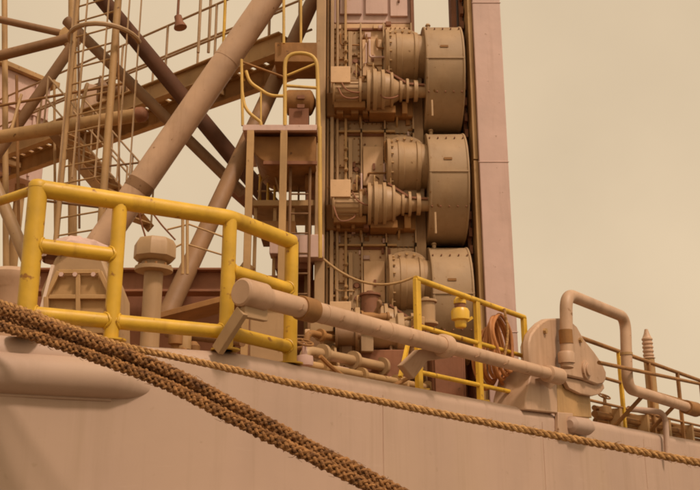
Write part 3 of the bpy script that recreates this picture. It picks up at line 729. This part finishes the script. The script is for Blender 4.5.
for a in range(9):
    for k in range(36):
        th = 2 * math.pi * k / 36; ph = (a / 8) * math.pi / 2
        d = Vector((math.cos(th) * math.sin(ph), 0.75 * math.sin(th) * math.sin(ph), math.cos(ph)))
        r_ = 1 + 0.22 * noise.noise(d * 2.6) + 0.10 * noise.noise(d * 7)
        vs.append(tc_ + Vector((d.x * 0.37, d.y * 0.40, d.z * 0.21)) * r_)
for a in range(8):
    for k in range(36): fs.append((a * 36 + k, a * 36 + (k + 1) % 36, (a + 1) * 36 + (k + 1) % 36, (a + 1) * 36 + k))
tp.add(vs, fs).build('tarpaulin', 'grey_b', fh)
MB().beam(P(96, 262, yh - .02), P(86, 300, yh - .02), 0.03, 0.02, (0, 1, 0)).build('hose_strap', 'white', fh)
# drum bollard at far left
bo = thing('mooring_bollard', 'squat round bollard beside the left guardrail corner', 'bollard', P(55, 320, 7.4))
c = P(56, 330, 7.4)
MB().lathe((c.x, 7.4, DECK), (0, 0, 1), [(0, 0.24), (0.04, 0.24), (0.05, 0.17), (0.6, 0.17), (0.66, 0.21), (0.72, 0.21), (0.76, 0.16), (0.78, 0.05)], 32).build('barrel', 'tan', bo)
# mushroom vent
mv = thing('mushroom_vent', 'mushroom ventilator on a pipe stalk behind the yellow guardrail', 'ventilator', P(185, 330, 7.8))
c = P(184.5, 262, 7.8)
zc0, zc1 = P(184, 259, 7.8).z, P(184, 236, 7.8).z
MB().lathe((c.x, 7.8, DECK), (0, 0, 1), [(0, 0.12), (0.02, 0.12), (0.02, 0.082), (zc0 - 0.1 - DECK, 0.082)], 24).build('stalk', 'grey', mv)
MB().lathe((c.x, 7.8, zc0 - 0.1), (0, 0, 1), [(0, 0.10), (0.01, 0.165), (0.045, 0.165), (0.05, 0.11), (0.10, 0.11)], 28).build('flange', 'grey', mv)
MB().lathe((c.x, 7.8, zc0 - 0.004), (0, 0, 1), [(0, 0.10), (0.0, 0.15), (0.035, 0.186), (0.15, 0.184), (0.20, 0.155), (0.212, 0.02)], 8).build('cap', 'grey', mv, 0.008)
MB().bolts((c.x, 7.8, zc0 - 0.055), (0, 0, 1), 0.14, 10, 0.012, 0.022).build('flange_bolts', 'rust', mv, kind='stuff')
MB().lathe((c.x, 7.8, DECK + 0.32), (0, 0, 1), [(0, 0.083), (0.005, 0.09), (0.02, 0.09), (0.025, 0.083)], 24).build('weld_band', 'rust', mv)
MB().tube(catmull([P(177, 238, 7.8), P(172, 218, 7.7), P(180, 214, 7.7), P(192, 228, 7.8), P(203, 240, 7.9)], 0.03), 0.008, 8).build('cable', 'dark', mv)
# low boxes and pipes on deck
lb = thing('deck_locker', 'low tan locker behind the bend of the yellow guardrail', 'locker', P(280, 340, 8.6))
BX(P(268, 320, 8.6).x, P(302, 320, 8.6).x, 8.6, 9.2, DECK, P(280, 300, 8.6).z).build('body', 'grey', lb, 0.015)
BX(P(266, 320, 8.6).x, P(304, 320, 8.6).x, 8.57, 9.23, P(280, 300, 8.6).z + .002, P(280, 297, 8.6).z).build('lid', 'grey_b', lb, 0.01)
ds = thing('slanted_plate', 'dark slanted steel plate lying behind the yellow guardrail', 'plate', P(215, 320, 9))
MB().beam(P(186, 312, 9.6), P(262, 292, 9.6), 0.5, 0.06).build('plate', 'rust', ds, 0.005)
MB().beam(P(200, 330, 9.6), P(200, 308, 9.6), 0.06, 0.06).build('strut', 'steel', ds); MB().beam(P(250, 330, 9.6), P(250, 296, 9.6), 0.06, 0.06).build('strut', 'steel', ds)
wl = thing('white_line_post', 'pair of thin rail stanchions with wires behind the mushroom ventilator', 'stanchions', P(212, 268, 11))
for u_ in (209.5, 213.5): MB().tube([P(u_, 270, 11), P(u_, 214, 11)], 0.02, 8).build('post', 'steel', wl)
for a_, b_ in (((196, 231), (212, 227)), ((214, 226), (247, 238)), ((214, 244), (247, 254)), ((196, 250), (210, 243))): MB().tube([P(*a_, 11), P(*b_, 11)], 0.012, 6).build('wire', 'steel', wl)

# busy lattice: winch box on the walkway, thin service lines
wx = thing('walkway_winch', 'small boxy winch on the walkway behind the ladder cage', 'winch', wa + HN * 4.6 + HD * 0.4)
wc = wa + HN * 4.7 + HD * 0.4 + Vector((0, 0, 0.22))
MB().box(wc + Vector((0, 0, 0.22)), (0.7, 0.5, 0.42), 0.4).build('housing', 'steel', wx, 0.02)
MB().box(wc + HN * 0.8 + Vector((0, 0, 0.35)), (0.4, 0.5, 0.66), 0.4).build('control_box', 'tan', wx, 0.02)
MB().lathe(wc + Vector((-0.3, -0.35, 0.3)), (1, 0.4, 0), [(0, 0.1), (0, 0.26), (0.04, 0.26), (0.04, 0.16), (0.5, 0.16), (0.5, 0.26), (0.54, 0.26)], 24).build('drum', 'brown', wx)
sl = thing('service_lines', 'thin straight service pipes running across the lattice leg', 'pipes', P(100, 150, 16))
for pts, r_ in (([(30, 126, 16.2), (170, 101, 16.2)], .028), ([(64, 96, 16.5), (66, 240, 16.5)], .03), ([(97, 100, 16.3), (98, 250, 16.3)], .026), ([(118, 40, 14.6), (119, 230, 14.6)], .02), ([(153, 40, 14.5), (154, 220, 14.5)], .018), ([(120, 178, 15.0), (175, 172, 15.0)], .02), ([(90, 206, 14.5), (150, 213, 14.5)], .022), ([(200, 96, 14.9), (262, 70, 14.4)], .03)):
    MB().tube([P(*p) for p in pts], r_, 8).build('line', random.choice(['steel', 'brown', 'rust']), sl)
# ladder and panels under the access platform
pl_ = thing('platform_ladder', 'short rusty ladder below the access platform', 'ladder', P(313, 300, 12.7))
for u_ in (304, 321): 
    a = P(u_, 176, 12.75); MB().tube([(a.x, 12.75, DECK), (a.x, 12.75, a.z)], 0.022, 8).build('stile', 'brown', pl_)
for k in range(11):
    z = DECK + 0.3 + k * 0.3
    if z < P(310, 176, 12.75).z: MB().tube([(P(304, 200, 12.75).x, 12.75, z), (P(321, 200, 12.75).x, 12.75, z)], 0.014, 8).build('rung', 'brown', pl_)
st_ = thing('strainer_bank', 'cluttered row of small strainers and pipe elbows behind the guardrail bend', 'pipework', P(225, 330, 8.4))
for k in range(7):
    u_ = 203 + k * 8; h = random.uniform(.18, .5); c = P(u_, 330, 8.3 + .25 * (k % 3)); c.z = DECK
    MB().lathe(c, (0, 0, 1), [(0, .06), (.02, .06), (.02, .035), (h * .6, .035), (h * .62, .065), (h * .9, .065), (h, .03)], 14).build('strainer', random.choice(['brown', 'steel', 'rust']), st_)
    MB().tube(fillet([c + Vector((0, 0, h * .5)), c + Vector((.12, -.1, h * .5)), c + Vector((.12, -.1, 0))], .05), .018, 8).build('elbow', 'rust', st_)
MB().tube([P(196, 322, 8.9), P(262, 330, 8.2)], 0.04, 12).build('header', 'brown', st_)

# ================================================================== BOOM PIPE
ZB = CZ + 1.53; DB = 4.52
bo_a = PH(268, 291, DB); bo_b = PH(536, 358, DB)
s_of = lambda p: p.x * HD.x + p.y * HD.y
sa, sb = s_of(bo_a), s_of(bo_b)
def BP(s, D=DB, z=ZB): return HN * D + HD * s + Vector((0, 0, z))
bm_ = thing('boom_pipe', 'long pale boom pipe lying along the deck edge outside the railings', 'boom', BP(sa, DB, DECK))
sj = s_of(PH(440, 331, DB))
MB().lathe(BP(sa), HD, [(0, 0.08), (0.0, 0.082), (sj - sa, 0.082)], 32).build('tube', 'tan', bm_)
MB().lathe(BP(sa - 0.10), HD, [(0, 0.09), (0.015, 0.106), (0.24, 0.108), (0.26, 0.095), (0.30, 0.083)], 32).build('end_cap', 'tan', bm_, 0.004)
MB().lathe(BP(sa + 0.58), HD, [(0, 0.098), (0.17, 0.098)], 32).build('collar', 'rust', bm_, 0.003)
MB().lathe(BP(sj - 0.10), HD, [(0, 0.089), (0.02, 0.112), (0.12, 0.112), (0.14, 0.09)], 32).build('collar', 'tan', bm_, 0.003)
MB().lathe(BP(sj), HD, [(0, 0.07), (sb - sj - 0.25, 0.07), (sb - sj - 0.24, 0.10), (sb - sj + 0.1, 0.10)], 28).build('tube', 'tan', bm_)
for u_, v_ in ((306, 303), (342, 312), (374, 320), (403, 327.5), (462, 342), (487, 348)):
    q = BP(s_of(PH(u_, v_, DB)), DB - 0.080, ZB - 0.05); MB().tube([q + HN * .03, q - HN * 0.02 + Vector((0, 0, 0.012)), q - HN * 0.03 + Vector((0, 0, 0.045))], [0.012, 0.010, 0.006], 6).build('lug', 'tan', bm_)
for k in (0.31, 0.63): MB().tube([BP(sa + (sj - sa) * k), BP(sa + (sj - sa) * k + 0.016)], 0.0845, 32).build('weld_seam', 'tan', bm_)
# support arms
def arm(u0, v0, u1, v1, D0, D1):
    MB().beam(PH(u0, v0, D0), PH(u1, v1, D1), 0.05, 0.10).build('support_arm', 'grey', bm_, 0.006)
arm(240, 337, 262, 302, HULL_D + .05, DB)
arm(262, 302, 282, 306, DB, DB)
MB().prism([PH(402, 350, 4.75), PH(417, 336, 4.62), PH(449, 334, 4.60), PH(446, 343, 4.62), PH(424, 346, 4.66), PH(412, 362, 4.76)], HN * 0.07).build('cradle', 'tan', bm_, 0.008)
MB().prism([PH(512, 362, 4.7), PH(530, 360, 4.62), PH(540, 364, 4.62), PH(522, 378, 4.74)], HN * 0.07).build('cradle', 'tan', bm_, 0.008)

# ================================================================== RIGHT DECK RAILING
RD = 4.92; RZ = CZ + 2.29
rl = thing('deck_railing', 'yellow angle iron deck railing between the boom and the gears', 'railing', HN * RD + HD * 8.5 + Vector((0, 0, DECK)))
def RP(u, z): 
    p = PH(u, 300, RD); return Vector((p.x, p.y, z))
us = (415, 467, 507.5)
for u_, wd in zip(us, (0.085, 0.085, 0.085)):
    p = RP(u_, 0); MB().beam(up(p, DECK), up(p, RZ), wd, 0.05, tuple(HN)).build('post', 'yellow', rl, 0.006)
    MB().beam(up(p, DECK) - HD * 0.09, up(p, DECK + 0.012) - HD * 0.09 + HD * 0.18, 0.14, 0.02).build('base_plate', 'yellow', rl)
for z, r_ in ((RZ, 0.032), (CZ + 1.80, 0.026), (CZ + 1.33, 0.026)):
    MB().tube([RP(414, z), RP(508, z)], r_, 12).build('rail', 'yellow', rl)
MB().beam(PH(400, 360, 4.95), PH(407, 330, 5.0), 0.035, 0.035).build('stay', 'yellow', rl)
rl2 = thing('far_railing', 'dull yellow deck railing running away beyond the sheave housing', 'railing', HN * RD + HD * 13 + Vector((0, 0, DECK)))
for u_ in (556, 588, 613, 637, 656, 671, 683, 693):
    p = RP(u_, 0); MB().beam(up(p, DECK), up(p, RZ), 0.075, 0.05, tuple(HN)).build('post', 'yellow' if u_ in (588, 556) else 'rust', rl2, 0.005)
for z, r_ in ((RZ, 0.032), (CZ + 1.82, 0.024), (CZ + 1.45, 0.02)):
    MB().tube([RP(553, z), RP(694, z)], r_, 10).build('rail', 'rust', rl2)
# yellow lantern
la = thing('yellow_lantern', 'yellow jar lantern hung on the deck railing', 'lantern', PH(453, 318, 4.98))
c0 = PH(453, 317, 4.98); s_ = 0.0121
zl0 = c0.z
MB().lathe((c0.x, c0.y, zl0), (0, 0, 1), [(0, 0.055), (0.02, 0.065), (0.075, 0.065), (0.08, 0.075)], 20).build('base', 'lamp', la)
MB().lathe((c0.x, c0.y, zl0 + 0.08), (0, 0, 1), [(0, 0.08), (0.01, 0.102), (0.10, 0.104), (0.135, 0.085), (0.14, 0.07)], 24).build('globe', 'lamp', la)
MB().lathe((c0.x, c0.y, zl0 + 0.22), (0, 0, 1), [(0, 0.062), (0.05, 0.062)], 20).build('neck', 'dark', la)
MB().lathe((c0.x, c0.y, zl0 + 0.27), (0, 0, 1), [(0, 0.07), (0.04, 0.07), (0.075, 0.045), (0.09, 0.02)], 20).build('cap', 'lamp', la)
MB().beam((c0.x, c0.y, zl0 + 0.03), PH(463, 308, RD), 0.02, 0.03).build('bracket', 'yellow', la)
# hose coil on the railing
hc = thing('hose_coil', 'orange brown hose coiled over the deck railing', 'hose', PH(484, 372, 5.0))
c0 = PH(482, 322, 5.02)
for k in range(9):
    ang = k * 0.5; pts = []
    wob = random.uniform(-0.03, 0.03)
    for i in range(40):
        t = 2 * math.pi * i / 40
        q = c0 + HD * ((0.24 + wob + 0.03 * math.sin(3 * t + ang)) * math.cos(t)) + Vector((0, 0, (0.36 + wob) * math.sin(t) - 0.12 - 0.02 * k + 0.02 * math.sin(2 * t + k))) + HN * (-0.12 + 0.03 * k + 0.04 * math.sin(t + ang))
        pts.append(q)
    MB().tube(pts, 0.021, 8, True).build('loop', 'hose', hc)
MB().tube(catmull([c0 + Vector((0, 0, -0.45)), c0 + HD * 0.25 + Vector((0, 0, -0.62)), c0 + HD * 0.6 + Vector((0, 0, -0.66)), c0 + HD * 1.0 + Vector((0, 0, -0.70))], 0.05), 0.021, 8).build('tail', 'hose', hc)
MB().tube(catmull([c0 + Vector((0, 0, 0.28)) - HN * .15, c0 + HD * 0.02 + Vector((0, 0, 0)) - HN * .17, c0 - HD * 0.05 + Vector((0, 0, -0.3)) - HN * .15], 0.05), 0.016, 8).build('lashing', 'line', hc)

# ================================================================== SHEAVE HOUSING
sh = thing('sheave_housing', 'large pale sheave housing with round pin on the deck edge', 'sheave block', PH(545, 385, 4.9))
DS = 4.62
def hp(pts, D): return [PH(u, v, D) for (u, v) in pts]
cheek = [(514, 352), (513, 330), (515, 322.5), (519, 317), (524, 312), (529, 309), (540, 308.5), (549, 310.5), (555, 316), (561, 327), (570, 338), (577, 348), (580.5, 356), (580.5, 362), (578, 366), (573, 367), (560, 362), (546, 359), (530, 356)]
MB().prism(hp(cheek, DS), HN * 0.10).build('cheek_plate', 'tan', sh, 0.02)
MB().prism(hp([(u - 2, v + 3) for (u, v) in cheek], DS + 0.42), HN * 0.10).build('cheek_plate', 'tan', sh, 0.02)
ctr = PH(558, 352, DS + 0.1)
MB().lathe(ctr, HN, [(0.02, 0.1), (0.02, 0.36), (0.08, 0.36), (0.10, 0.29), (0.22, 0.29), (0.24, 0.36), (0.30, 0.36), (0.30, 0.1)], 48).build('sheave', 'grey', sh, 0.004)
rim = [(543, 360), (558, 363), (573, 368), (578, 366), (579, 370), (575, 375), (568, 377), (558, 375), (548, 370)]
MB().prism(hp(rim, DS + 0.05), HN * 0.06).build('guard_plate', 'tan', sh, 0.01)
pc = PH(562, 354, DS)
pin = MB().lathe(pc, -HN, [(-0.02, 0.12), (0.03, 0.12), (0.035, 0.08), (0.06, 0.08), (0.065, 0.03)], 28).build('pin', 'tan', sh, 0.004)
for (u_, v_) in ((526, 320), (557, 328)):
    MB().lathe(PH(u_, v_, DS), -HN, [(0, 0.035), (0.035, 0.035)], 6).build('bolt', 'steel', sh)
MB().prism(hp([(537, 352), (552, 357), (566, 372), (568, 396), (538, 394)], DS + 0.12), HN * 0.30).build('pedestal', 'steel', sh, 0.012)
MB().prism(hp([(516, 352), (537, 350), (538, 392), (510, 389), (510, 378)], DS + 0.06), HN * 0.42).build('foot_box', 'tan', sh, 0.015)
# gooseneck pipe
gp = thing('gooseneck_pipe', 'pale gooseneck pipe rising and bending down beside the sheave housing', 'pipe', PH(545, 345, 4.45))
path = fillet([PH(546, 352, 4.5), PH(545, 287, 4.5), PH(597, 308, 4.5), PH(599, 370, 4.5), PH(665, 391, 4.5), PH(700, 402, 4.5)], 0.22, 10)
MB().tube(path, 0.078, 24).build('pipe_run', 'tan', gp)
MB().lathe(PH(545.5, 331, 4.5), (0, 0, 1), [(0, 0.083), (0.17, 0.083)], 24).build('band', 'rust', gp)
MB().lathe(PH(545.7, 348, 4.5), (0, 0, 1), [(0, 0.10), (0.12, 0.10), (0.14, 0.085)], 24).build('sleeve', 'tan', gp)
for (u_, v_) in ((598, 341),): MB().lathe(PH(u_, v_, 4.5), (0, 0, 1), [(0, 0.088), (0.035, 0.088)], 24).build('clamp', 'steel', gp)
q = PH(650, 386.3, 4.5); MB().lathe(q, HD, [(0, 0.11), (0.5, 0.12), (0.52, 0.1)], 24).build('sleeve', 'rust', gp)
for u_ in (612, 640):
    q = PH(u_, 377 + (u_ - 612) * .3, 4.5); MB().tube([q, q + HN * .45 + Vector((0, 0, DECK - q.z))], 0.03, 8).build('stay', 'rust', gp)
# long brown rail pipe
rp = MB().tube([PH(574, 347.5, 4.38), PH(664, 366.5, 4.38), PH(720, 379, 4.38)], 0.026, 10).build('handrail_pipe', 'rust')
tag(rp, 'thin brown pipe stretched past the gooseneck toward the far right', 'pipe')
# lantern post
lp = thing('signal_post', 'post carrying a ribbed signal lantern beyond the gooseneck pipe', 'signal light', PH(621, 405, 5.7))
p_ = PH(621, 380, 5.7); zt_ = PH(621, 345, 5.7).z
MB().lathe((p_.x, p_.y, DECK), (0, 0, 1), [(0, 0.16), (0.03, 0.16), (0.03, 0.10), (zt_ - DECK, 0.10)], 24).build('post', 'steel', lp)
pr = [(0, 0.12)]
for k in range(5): pr += [(0.03 + k * 0.075, 0.085), (0.045 + k * 0.075, 0.10), (0.07 + k * 0.075, 0.10), (0.085 + k * 0.075, 0.085)]
pr += [(0.42, 0.07), (0.47, 0.05), (0.55, 0.03)]
MB().lathe((p_.x, p_.y, zt_), (0, 0, 1), pr, 24).build('lantern', 'tan', lp)
# clutter of valves by the far rail
def valve(name, label, u, v, D, h, mat='steel', group='deck valves'):
    t = thing(name, label, 'valve', up(PH(u, v, D), DECK), group)
    c = up(PH(u, v, D), DECK)
    MB().lathe(c, (0, 0, 1), [(0, 0.08), (0.02, 0.08), (0.02, 0.04), (h * 0.4, 0.04), (h * 0.42, 0.085), (h * 0.5, 0.09), (h * 0.62, 0.085), (h * 0.65, 0.03), (h * 0.9, 0.02)], 18).build('body', mat, t)
    a, x, y = frame((0.3, -0.5, 1))
    cc = c + Vector((0, 0, h * 0.92))
    MB().tube([cc + (x * math.cos(2 * math.pi * i / 20) + y * math.sin(2 * math.pi * i / 20)) * 0.085 for i in range(20)], 0.012, 8, True).build('hand_wheel', 'rust', t)
    MB().tube([cc - x * .085, cc + x * .085], 0.008, 6).build('spoke', 'rust', t); MB().tube([cc - y * .085, cc + y * .085], 0.008, 6).build('spoke', 'rust', t)
    return t
valve('gate_valve', 'gate valve with handwheel nearest the sheave housing', 579, 380, 5.1, 0.50)
valve('gate_valve', 'gate valve with handwheel below the gooseneck bend', 597, 385, 5.25, 0.42)
valve('gate_valve', 'short gate valve right of the signal post', 628, 390, 5.2, 0.40)
valve('gate_valve', 'gate valve seen between guardrail and boom pipe', 316, 340, 5.6, 0.45, 'grey_b')
dp = thing('deck_pipes', 'low bundle of brown pipes along the far deck edge', 'pipes', PH(610, 400, 5.05))
for (D, z, r_) in ((5.05, 0.16, 0.05), (5.25, 0.30, 0.04), (5.1, 0.08, 0.035)):
    MB().tube([up(PH(570, 390, D), DECK + z), up(PH(690, 410, D), DECK + z)], r_, 12).build('pipe', 'rust', dp)
for u_ in (582, 606, 625, 645): MB().box(up(PH(u_, 395, 5.1), DECK + 0.14), (0.10, 0.4, 0.28), math.atan2(.8, .6)).build('pipe_support', 'steel', dp)
# low pipe manifold in front of the lowest gear
mf = thing('pipe_manifold', 'tangle of low deck pipes and flanges behind the boom pipe', 'pipework', PH(370, 350, 6.5))
for (D, z, r_, u0, u1, mt) in ((6.0, 0.30, 0.045, 312, 440, 'steel'), (6.4, 0.55, 0.06, 316, 420, 'grey'), (5.7, 0.14, 0.035, 310, 450, 'rust'), (6.7, 0.85, 0.04, 318, 400, 'rust')):
    a = up(PH(u0, 330, D), DECK + z); b = up(PH(u1, 340, D), DECK + z)
    MB().tube(fillet([up(a, DECK), a, b, up(b, DECK)], 0.12), r_, 14).build('pipe', mt, mf)
    for k in range(4):
        q = a.lerp(b, 0.12 + 0.24 * k); MB().lathe(q, HD, [(0, r_ * 1.9), (0.05, r_ * 1.9)], 18).build('flange', mt, mf)
for k in range(8):
    u_ = 322 + k * 12; D = 5.9 + random.random() * 0.9; h = random.uniform(0.35, 0.8)
    q = up(PH(u_, 335, D), DECK); MB().tube(fillet([q, q + Vector((0, 0, h)), q + HN * 0.4 + Vector((0, 0, h))], 0.08), random.uniform(0.018, 0.035), 10).build('riser', random.choice(['steel', 'grey', 'rust']), mf)
for k in range(6):
    u_ = 330 + k * 15; q = up(PH(u_, 335, 6.2 + 0.2 * (k % 3)), DECK + 0.2 + 0.12 * (k % 3))
    MB().box(q, (0.22, 0.2, 0.22), math.atan2(.8, .6)).build('valve_block', ['grey', 'grey_b', 'rust'][k % 3], mf, 0.015)
sk = thing('pump_skid', 'rounded pump casing at the foot of the lowest gear', 'pump', P(345, 345, 11.5))
c = P(330, 322, 11.5)
MB().lathe(c, (1, 0, 0), [(0, 0.1), (0.0, 0.24), (0.05, 0.28), (0.42, 0.28), (0.44, 0.33), (0.5, 0.33), (0.5, 0.2), (0.95, 0.2), (0.97, 0.26), (1.05, 0.26), (1.07, 0.1)], 32).build('casing', 'grey', sk, 0.006)
BX(c.x, c.x + 1.1, 11.3, 11.75, DECK, c.z - 0.24).build('bed', 'dark', sk, 0.01)
mk = thing('machinery_bank', 'dense bank of flanged housings at the deck below the lowest gear', 'machinery', P(370, 350, 12))
for k in range(46):
    u_ = random.uniform(322, 424); v_ = random.uniform(306, 352); y_ = random.uniform(11.0, 12.3); c = P(u_, v_, y_)
    mt = random.choice(['grey', 'drum', 'rust', 'brown', 'steel', 'frame', 'dark'])
    if k % 3 == 0:
        r_ = random.uniform(.05, .14); l_ = random.uniform(.12, .4)
        MB().lathe(c, random.choice([(1, 0, 0), (1, .2, 0), (0, 0, 1)]), [(0, r_ * .6), (0, r_ * 1.3), (.03, r_ * 1.3), (.03, r_), (l_, r_), (l_, r_ * 1.25), (l_ + .03, r_ * 1.25), (l_ + .03, r_ * .4), (l_ + .07, r_ * .4)], 20).build('housing', mt, mk, 0.003)
    elif k % 3 == 1:
        MB().box(c, (random.uniform(.08, .3), random.uniform(.1, .3), random.uniform(.06, .24)), random.uniform(-.2, .2)).build('block', mt, mk, 0.01)
    else:
        MB().tube(fillet([c, c + Vector((0, -.1, random.uniform(.05, .25))), c + Vector((random.uniform(-.4, .4), -.1, .2)), c + Vector((random.uniform(-.4, .4), .2, -.2))], .05), random.uniform(.012, .03), 8).build('pipe', mt, mk)
BX(P(320, 340, 12.4).x, P(426, 340, 12.4).x, 12.35, 12.5, DECK, P(370, 318, 12.4).z).build('bed_plate', 'brown', mk, 0.01)
dc = thing('dark_cabinet', 'dark brown cabinet behind the yellow deck railing', 'cabinet', P(442, 372, 11.2))
BX(P(428, 350, 11.2).x, P(457, 350, 11.2).x, 11.2, 11.9, DECK, P(440, 338, 11.2).z).build('body', 'dark', dc, 0.015)
BX(P(430, 350, 11.19).x, P(455, 350, 11.19).x, 11.17, 11.2, DECK + .1, P(440, 342, 11.19).z).build('door', 'dark', dc, 0.01)
# slack hoses
hs1 = MB().tube(sag(P(333, 257, 12.3), P(413, 272, 12.0), 0.22), 0.018, 8).build('slack_cable', 'steel')
tag(hs1, 'slack cable hanging across the lowest gear', 'cable')
hs2 = MB().tube(sag(PH(330, 342, 5.3), PH(418, 352, 5.1), 0.25), 0.022, 8).build('slack_hose', 'rust')
tag(hs2, 'brown hose sagging along the deck edge under the boom pipe', 'hose')

# ================================================================== ROPES
def rope(name, label, ctrl, rad, pitch, mat, sign=1, cat='rope', group=None, fuzz=0, nst=3):
    cl = catmull(ctrl, pitch / 10)
    t = thing(name, label, cat, cl[0], group)
    acc = [0.0]
    for i in range(1, len(cl)): acc.append(acc[-1] + (cl[i] - cl[i - 1]).length)
    R_ = rad * 0.535; rs = rad * 0.50
    fr_ = []; X = None
    for i in range(len(cl)):
        a = (cl[min(i + 1, len(cl) - 1)] - cl[max(i - 1, 0)]).normalized()
        if X is None: _, X, _ = frame(a)
        X = (X - a * X.dot(a)).normalized(); fr_.append((X.copy(), a.cross(X), a))
    for k in range(nst):
        pts = []
        for i, p in enumerate(cl):
            th = sign * 2 * math.pi * acc[i] / pitch + 2 * math.pi * k / nst
            w_ = 1 + 0.10 * noise.noise(p * 9 + Vector((k * 5, 0, 0)))
            pts.append(p + (fr_[i][0] * math.cos(th) + fr_[i][1] * math.sin(th)) * R_ * w_)
        MB().tube(pts, [rs * (1 + 0.10 * noise.noise(q * 14)) for q in pts], 8).build('strand', mat, t)
    if fuzz:
        fb = MB()
        for _ in range(fuzz):
            i = random.randrange(3, len(cl) - 3); th = random.uniform(0, 6.28); X, Yv, a = fr_[i]
            d = X * math.cos(th) + Yv * math.sin(th); p = cl[i] + d * rad * 0.95
            e1 = p + d * random.uniform(.004, .014) * (rad / .03) ** .5 + a * random.uniform(-.03, .03)
            e2 = e1 + d * random.uniform(-.004, .010) + a * random.uniform(-.03, .03)
            fb.tube([p - d * .004, e1, e2], [0.0014, 0.001, 0.0006], 3)
        fb.build('loose_fibres', mat, t, kind='stuff')
    return t
def plait(label, ctrl, rad, pitch, n=4, fuzz=260):
    """plaited hawser: n strands each way, passing over and under"""
    cl = catmull(ctrl, pitch / 18); t = thing('hawser', label, 'rope', cl[0], 'plaited hawsers')
    acc = [0.0]
    for i in range(1, len(cl)): acc.append(acc[-1] + (cl[i] - cl[i - 1]).length)
    X = None; fr_ = []
    for i in range(len(cl)):
        a = (cl[min(i + 1, len(cl) - 1)] - cl[max(i - 1, 0)]).normalized()
        if X is None: _, X, _ = frame(a)
        X = (X - a * X.dot(a)).normalized(); fr_.append((X.copy(), a.cross(X), a))
    for sg in (1, -1):
        for k in range(n):
            pts = []
            for i, p in enumerate(cl):
                wz = 2 * math.pi * acc[i] / pitch; th = sg * wz + 2 * math.pi * k / n + 0.22 * noise.noise(p * 7 + Vector((sg * 9, k * 4, 3)))
                rr = rad * (0.64 + 0.20 * sg * math.cos(n * wz) + 0.13 * noise.noise(p * 10 + Vector((k * 3, sg * 7, 0))))
                pts.append(p + (fr_[i][0] * math.cos(th) + fr_[i][1] * math.sin(th)) * rr)
            MB().tube(pts, [rad * (0.29 + 0.10 * noise.noise(q * 17)) for q in pts], 7).build('strand', 'rope', t)
    fb = MB()
    for _ in range(fuzz):
        i = random.randrange(3, len(cl) - 3); th = random.uniform(0, 6.28); X, Yv, a = fr_[i]
        d = X * math.cos(th) + Yv * math.sin(th); p = cl[i] + d * rad * 1.0
        e1 = p + d * random.uniform(.000, .014) + a * random.uniform(-.04, .04); e2 = e1 + d * random.uniform(-.010, .010) + a * random.uniform(-.05, .05)
        fb.tube([p - d * .010, e1, e2], [0.0018, 0.0013, 0.0008], 3)
    fb.build('loose_fibres', 'rope', t, kind='stuff')
def hp_(pts): return [P(*p) for p in pts]
plait('thick brown plaited hawser running uppermost of the bundle', hp_([(-160, 260, 6.6), (-40, 276, 6.0), (52, 301, 5.7), (127, 327.5, 5.6), (196, 354, 5.5), (262, 388.5, 5.4), (330, 425, 5.4), (383, 452, 5.4), (470, 500, 5.4), (640, 600, 5.3)]), 0.035, 0.185)
plait('thick brown plaited hawser lying lowest across the fender', hp_([(-160, 282, 6.6), (-40, 296, 5.95), (52, 316, 5.66), (127, 340.5, 5.55), (196, 367, 5.45), (258, 399, 5.35), (324, 431.5, 5.35), (376, 458, 5.35), (460, 504, 5.35), (626, 602, 5.25)]), 0.035, 0.185)
plait('thick brown plaited hawser wedged behind the other two hawsers', hp_([(-160, 270, 6.75), (-40, 286, 6.14), (52, 308.5, 5.80), (127, 334, 5.68), (196, 360.5, 5.56), (260, 393.5, 5.46), (327, 428, 5.46), (380, 455, 5.46), (465, 502, 5.46), (632, 601, 5.36)]), 0.034, 0.18)
rope('mooring_line', 'thin tan twisted rope crossing the hull from left to right', hp_([(-160, 250, 6.7), (-40, 272, 6.15), (52, 296, 5.85), (100, 313, 5.8), (154, 332, 5.78), (203, 342.5, 5.75), (260, 355, 5.7), (299, 364.2, 5.68), (371, 379, 5.64), (440, 393, 5.6), (533, 411, 5.5), (600, 423.5, 5.45), (663, 435.5, 5.4), (740, 450, 5.3), (900, 480, 5.1)]), 0.0235, 0.115, 'line', 1, fuzz=500)
print('objects', len(bpy.data.objects))
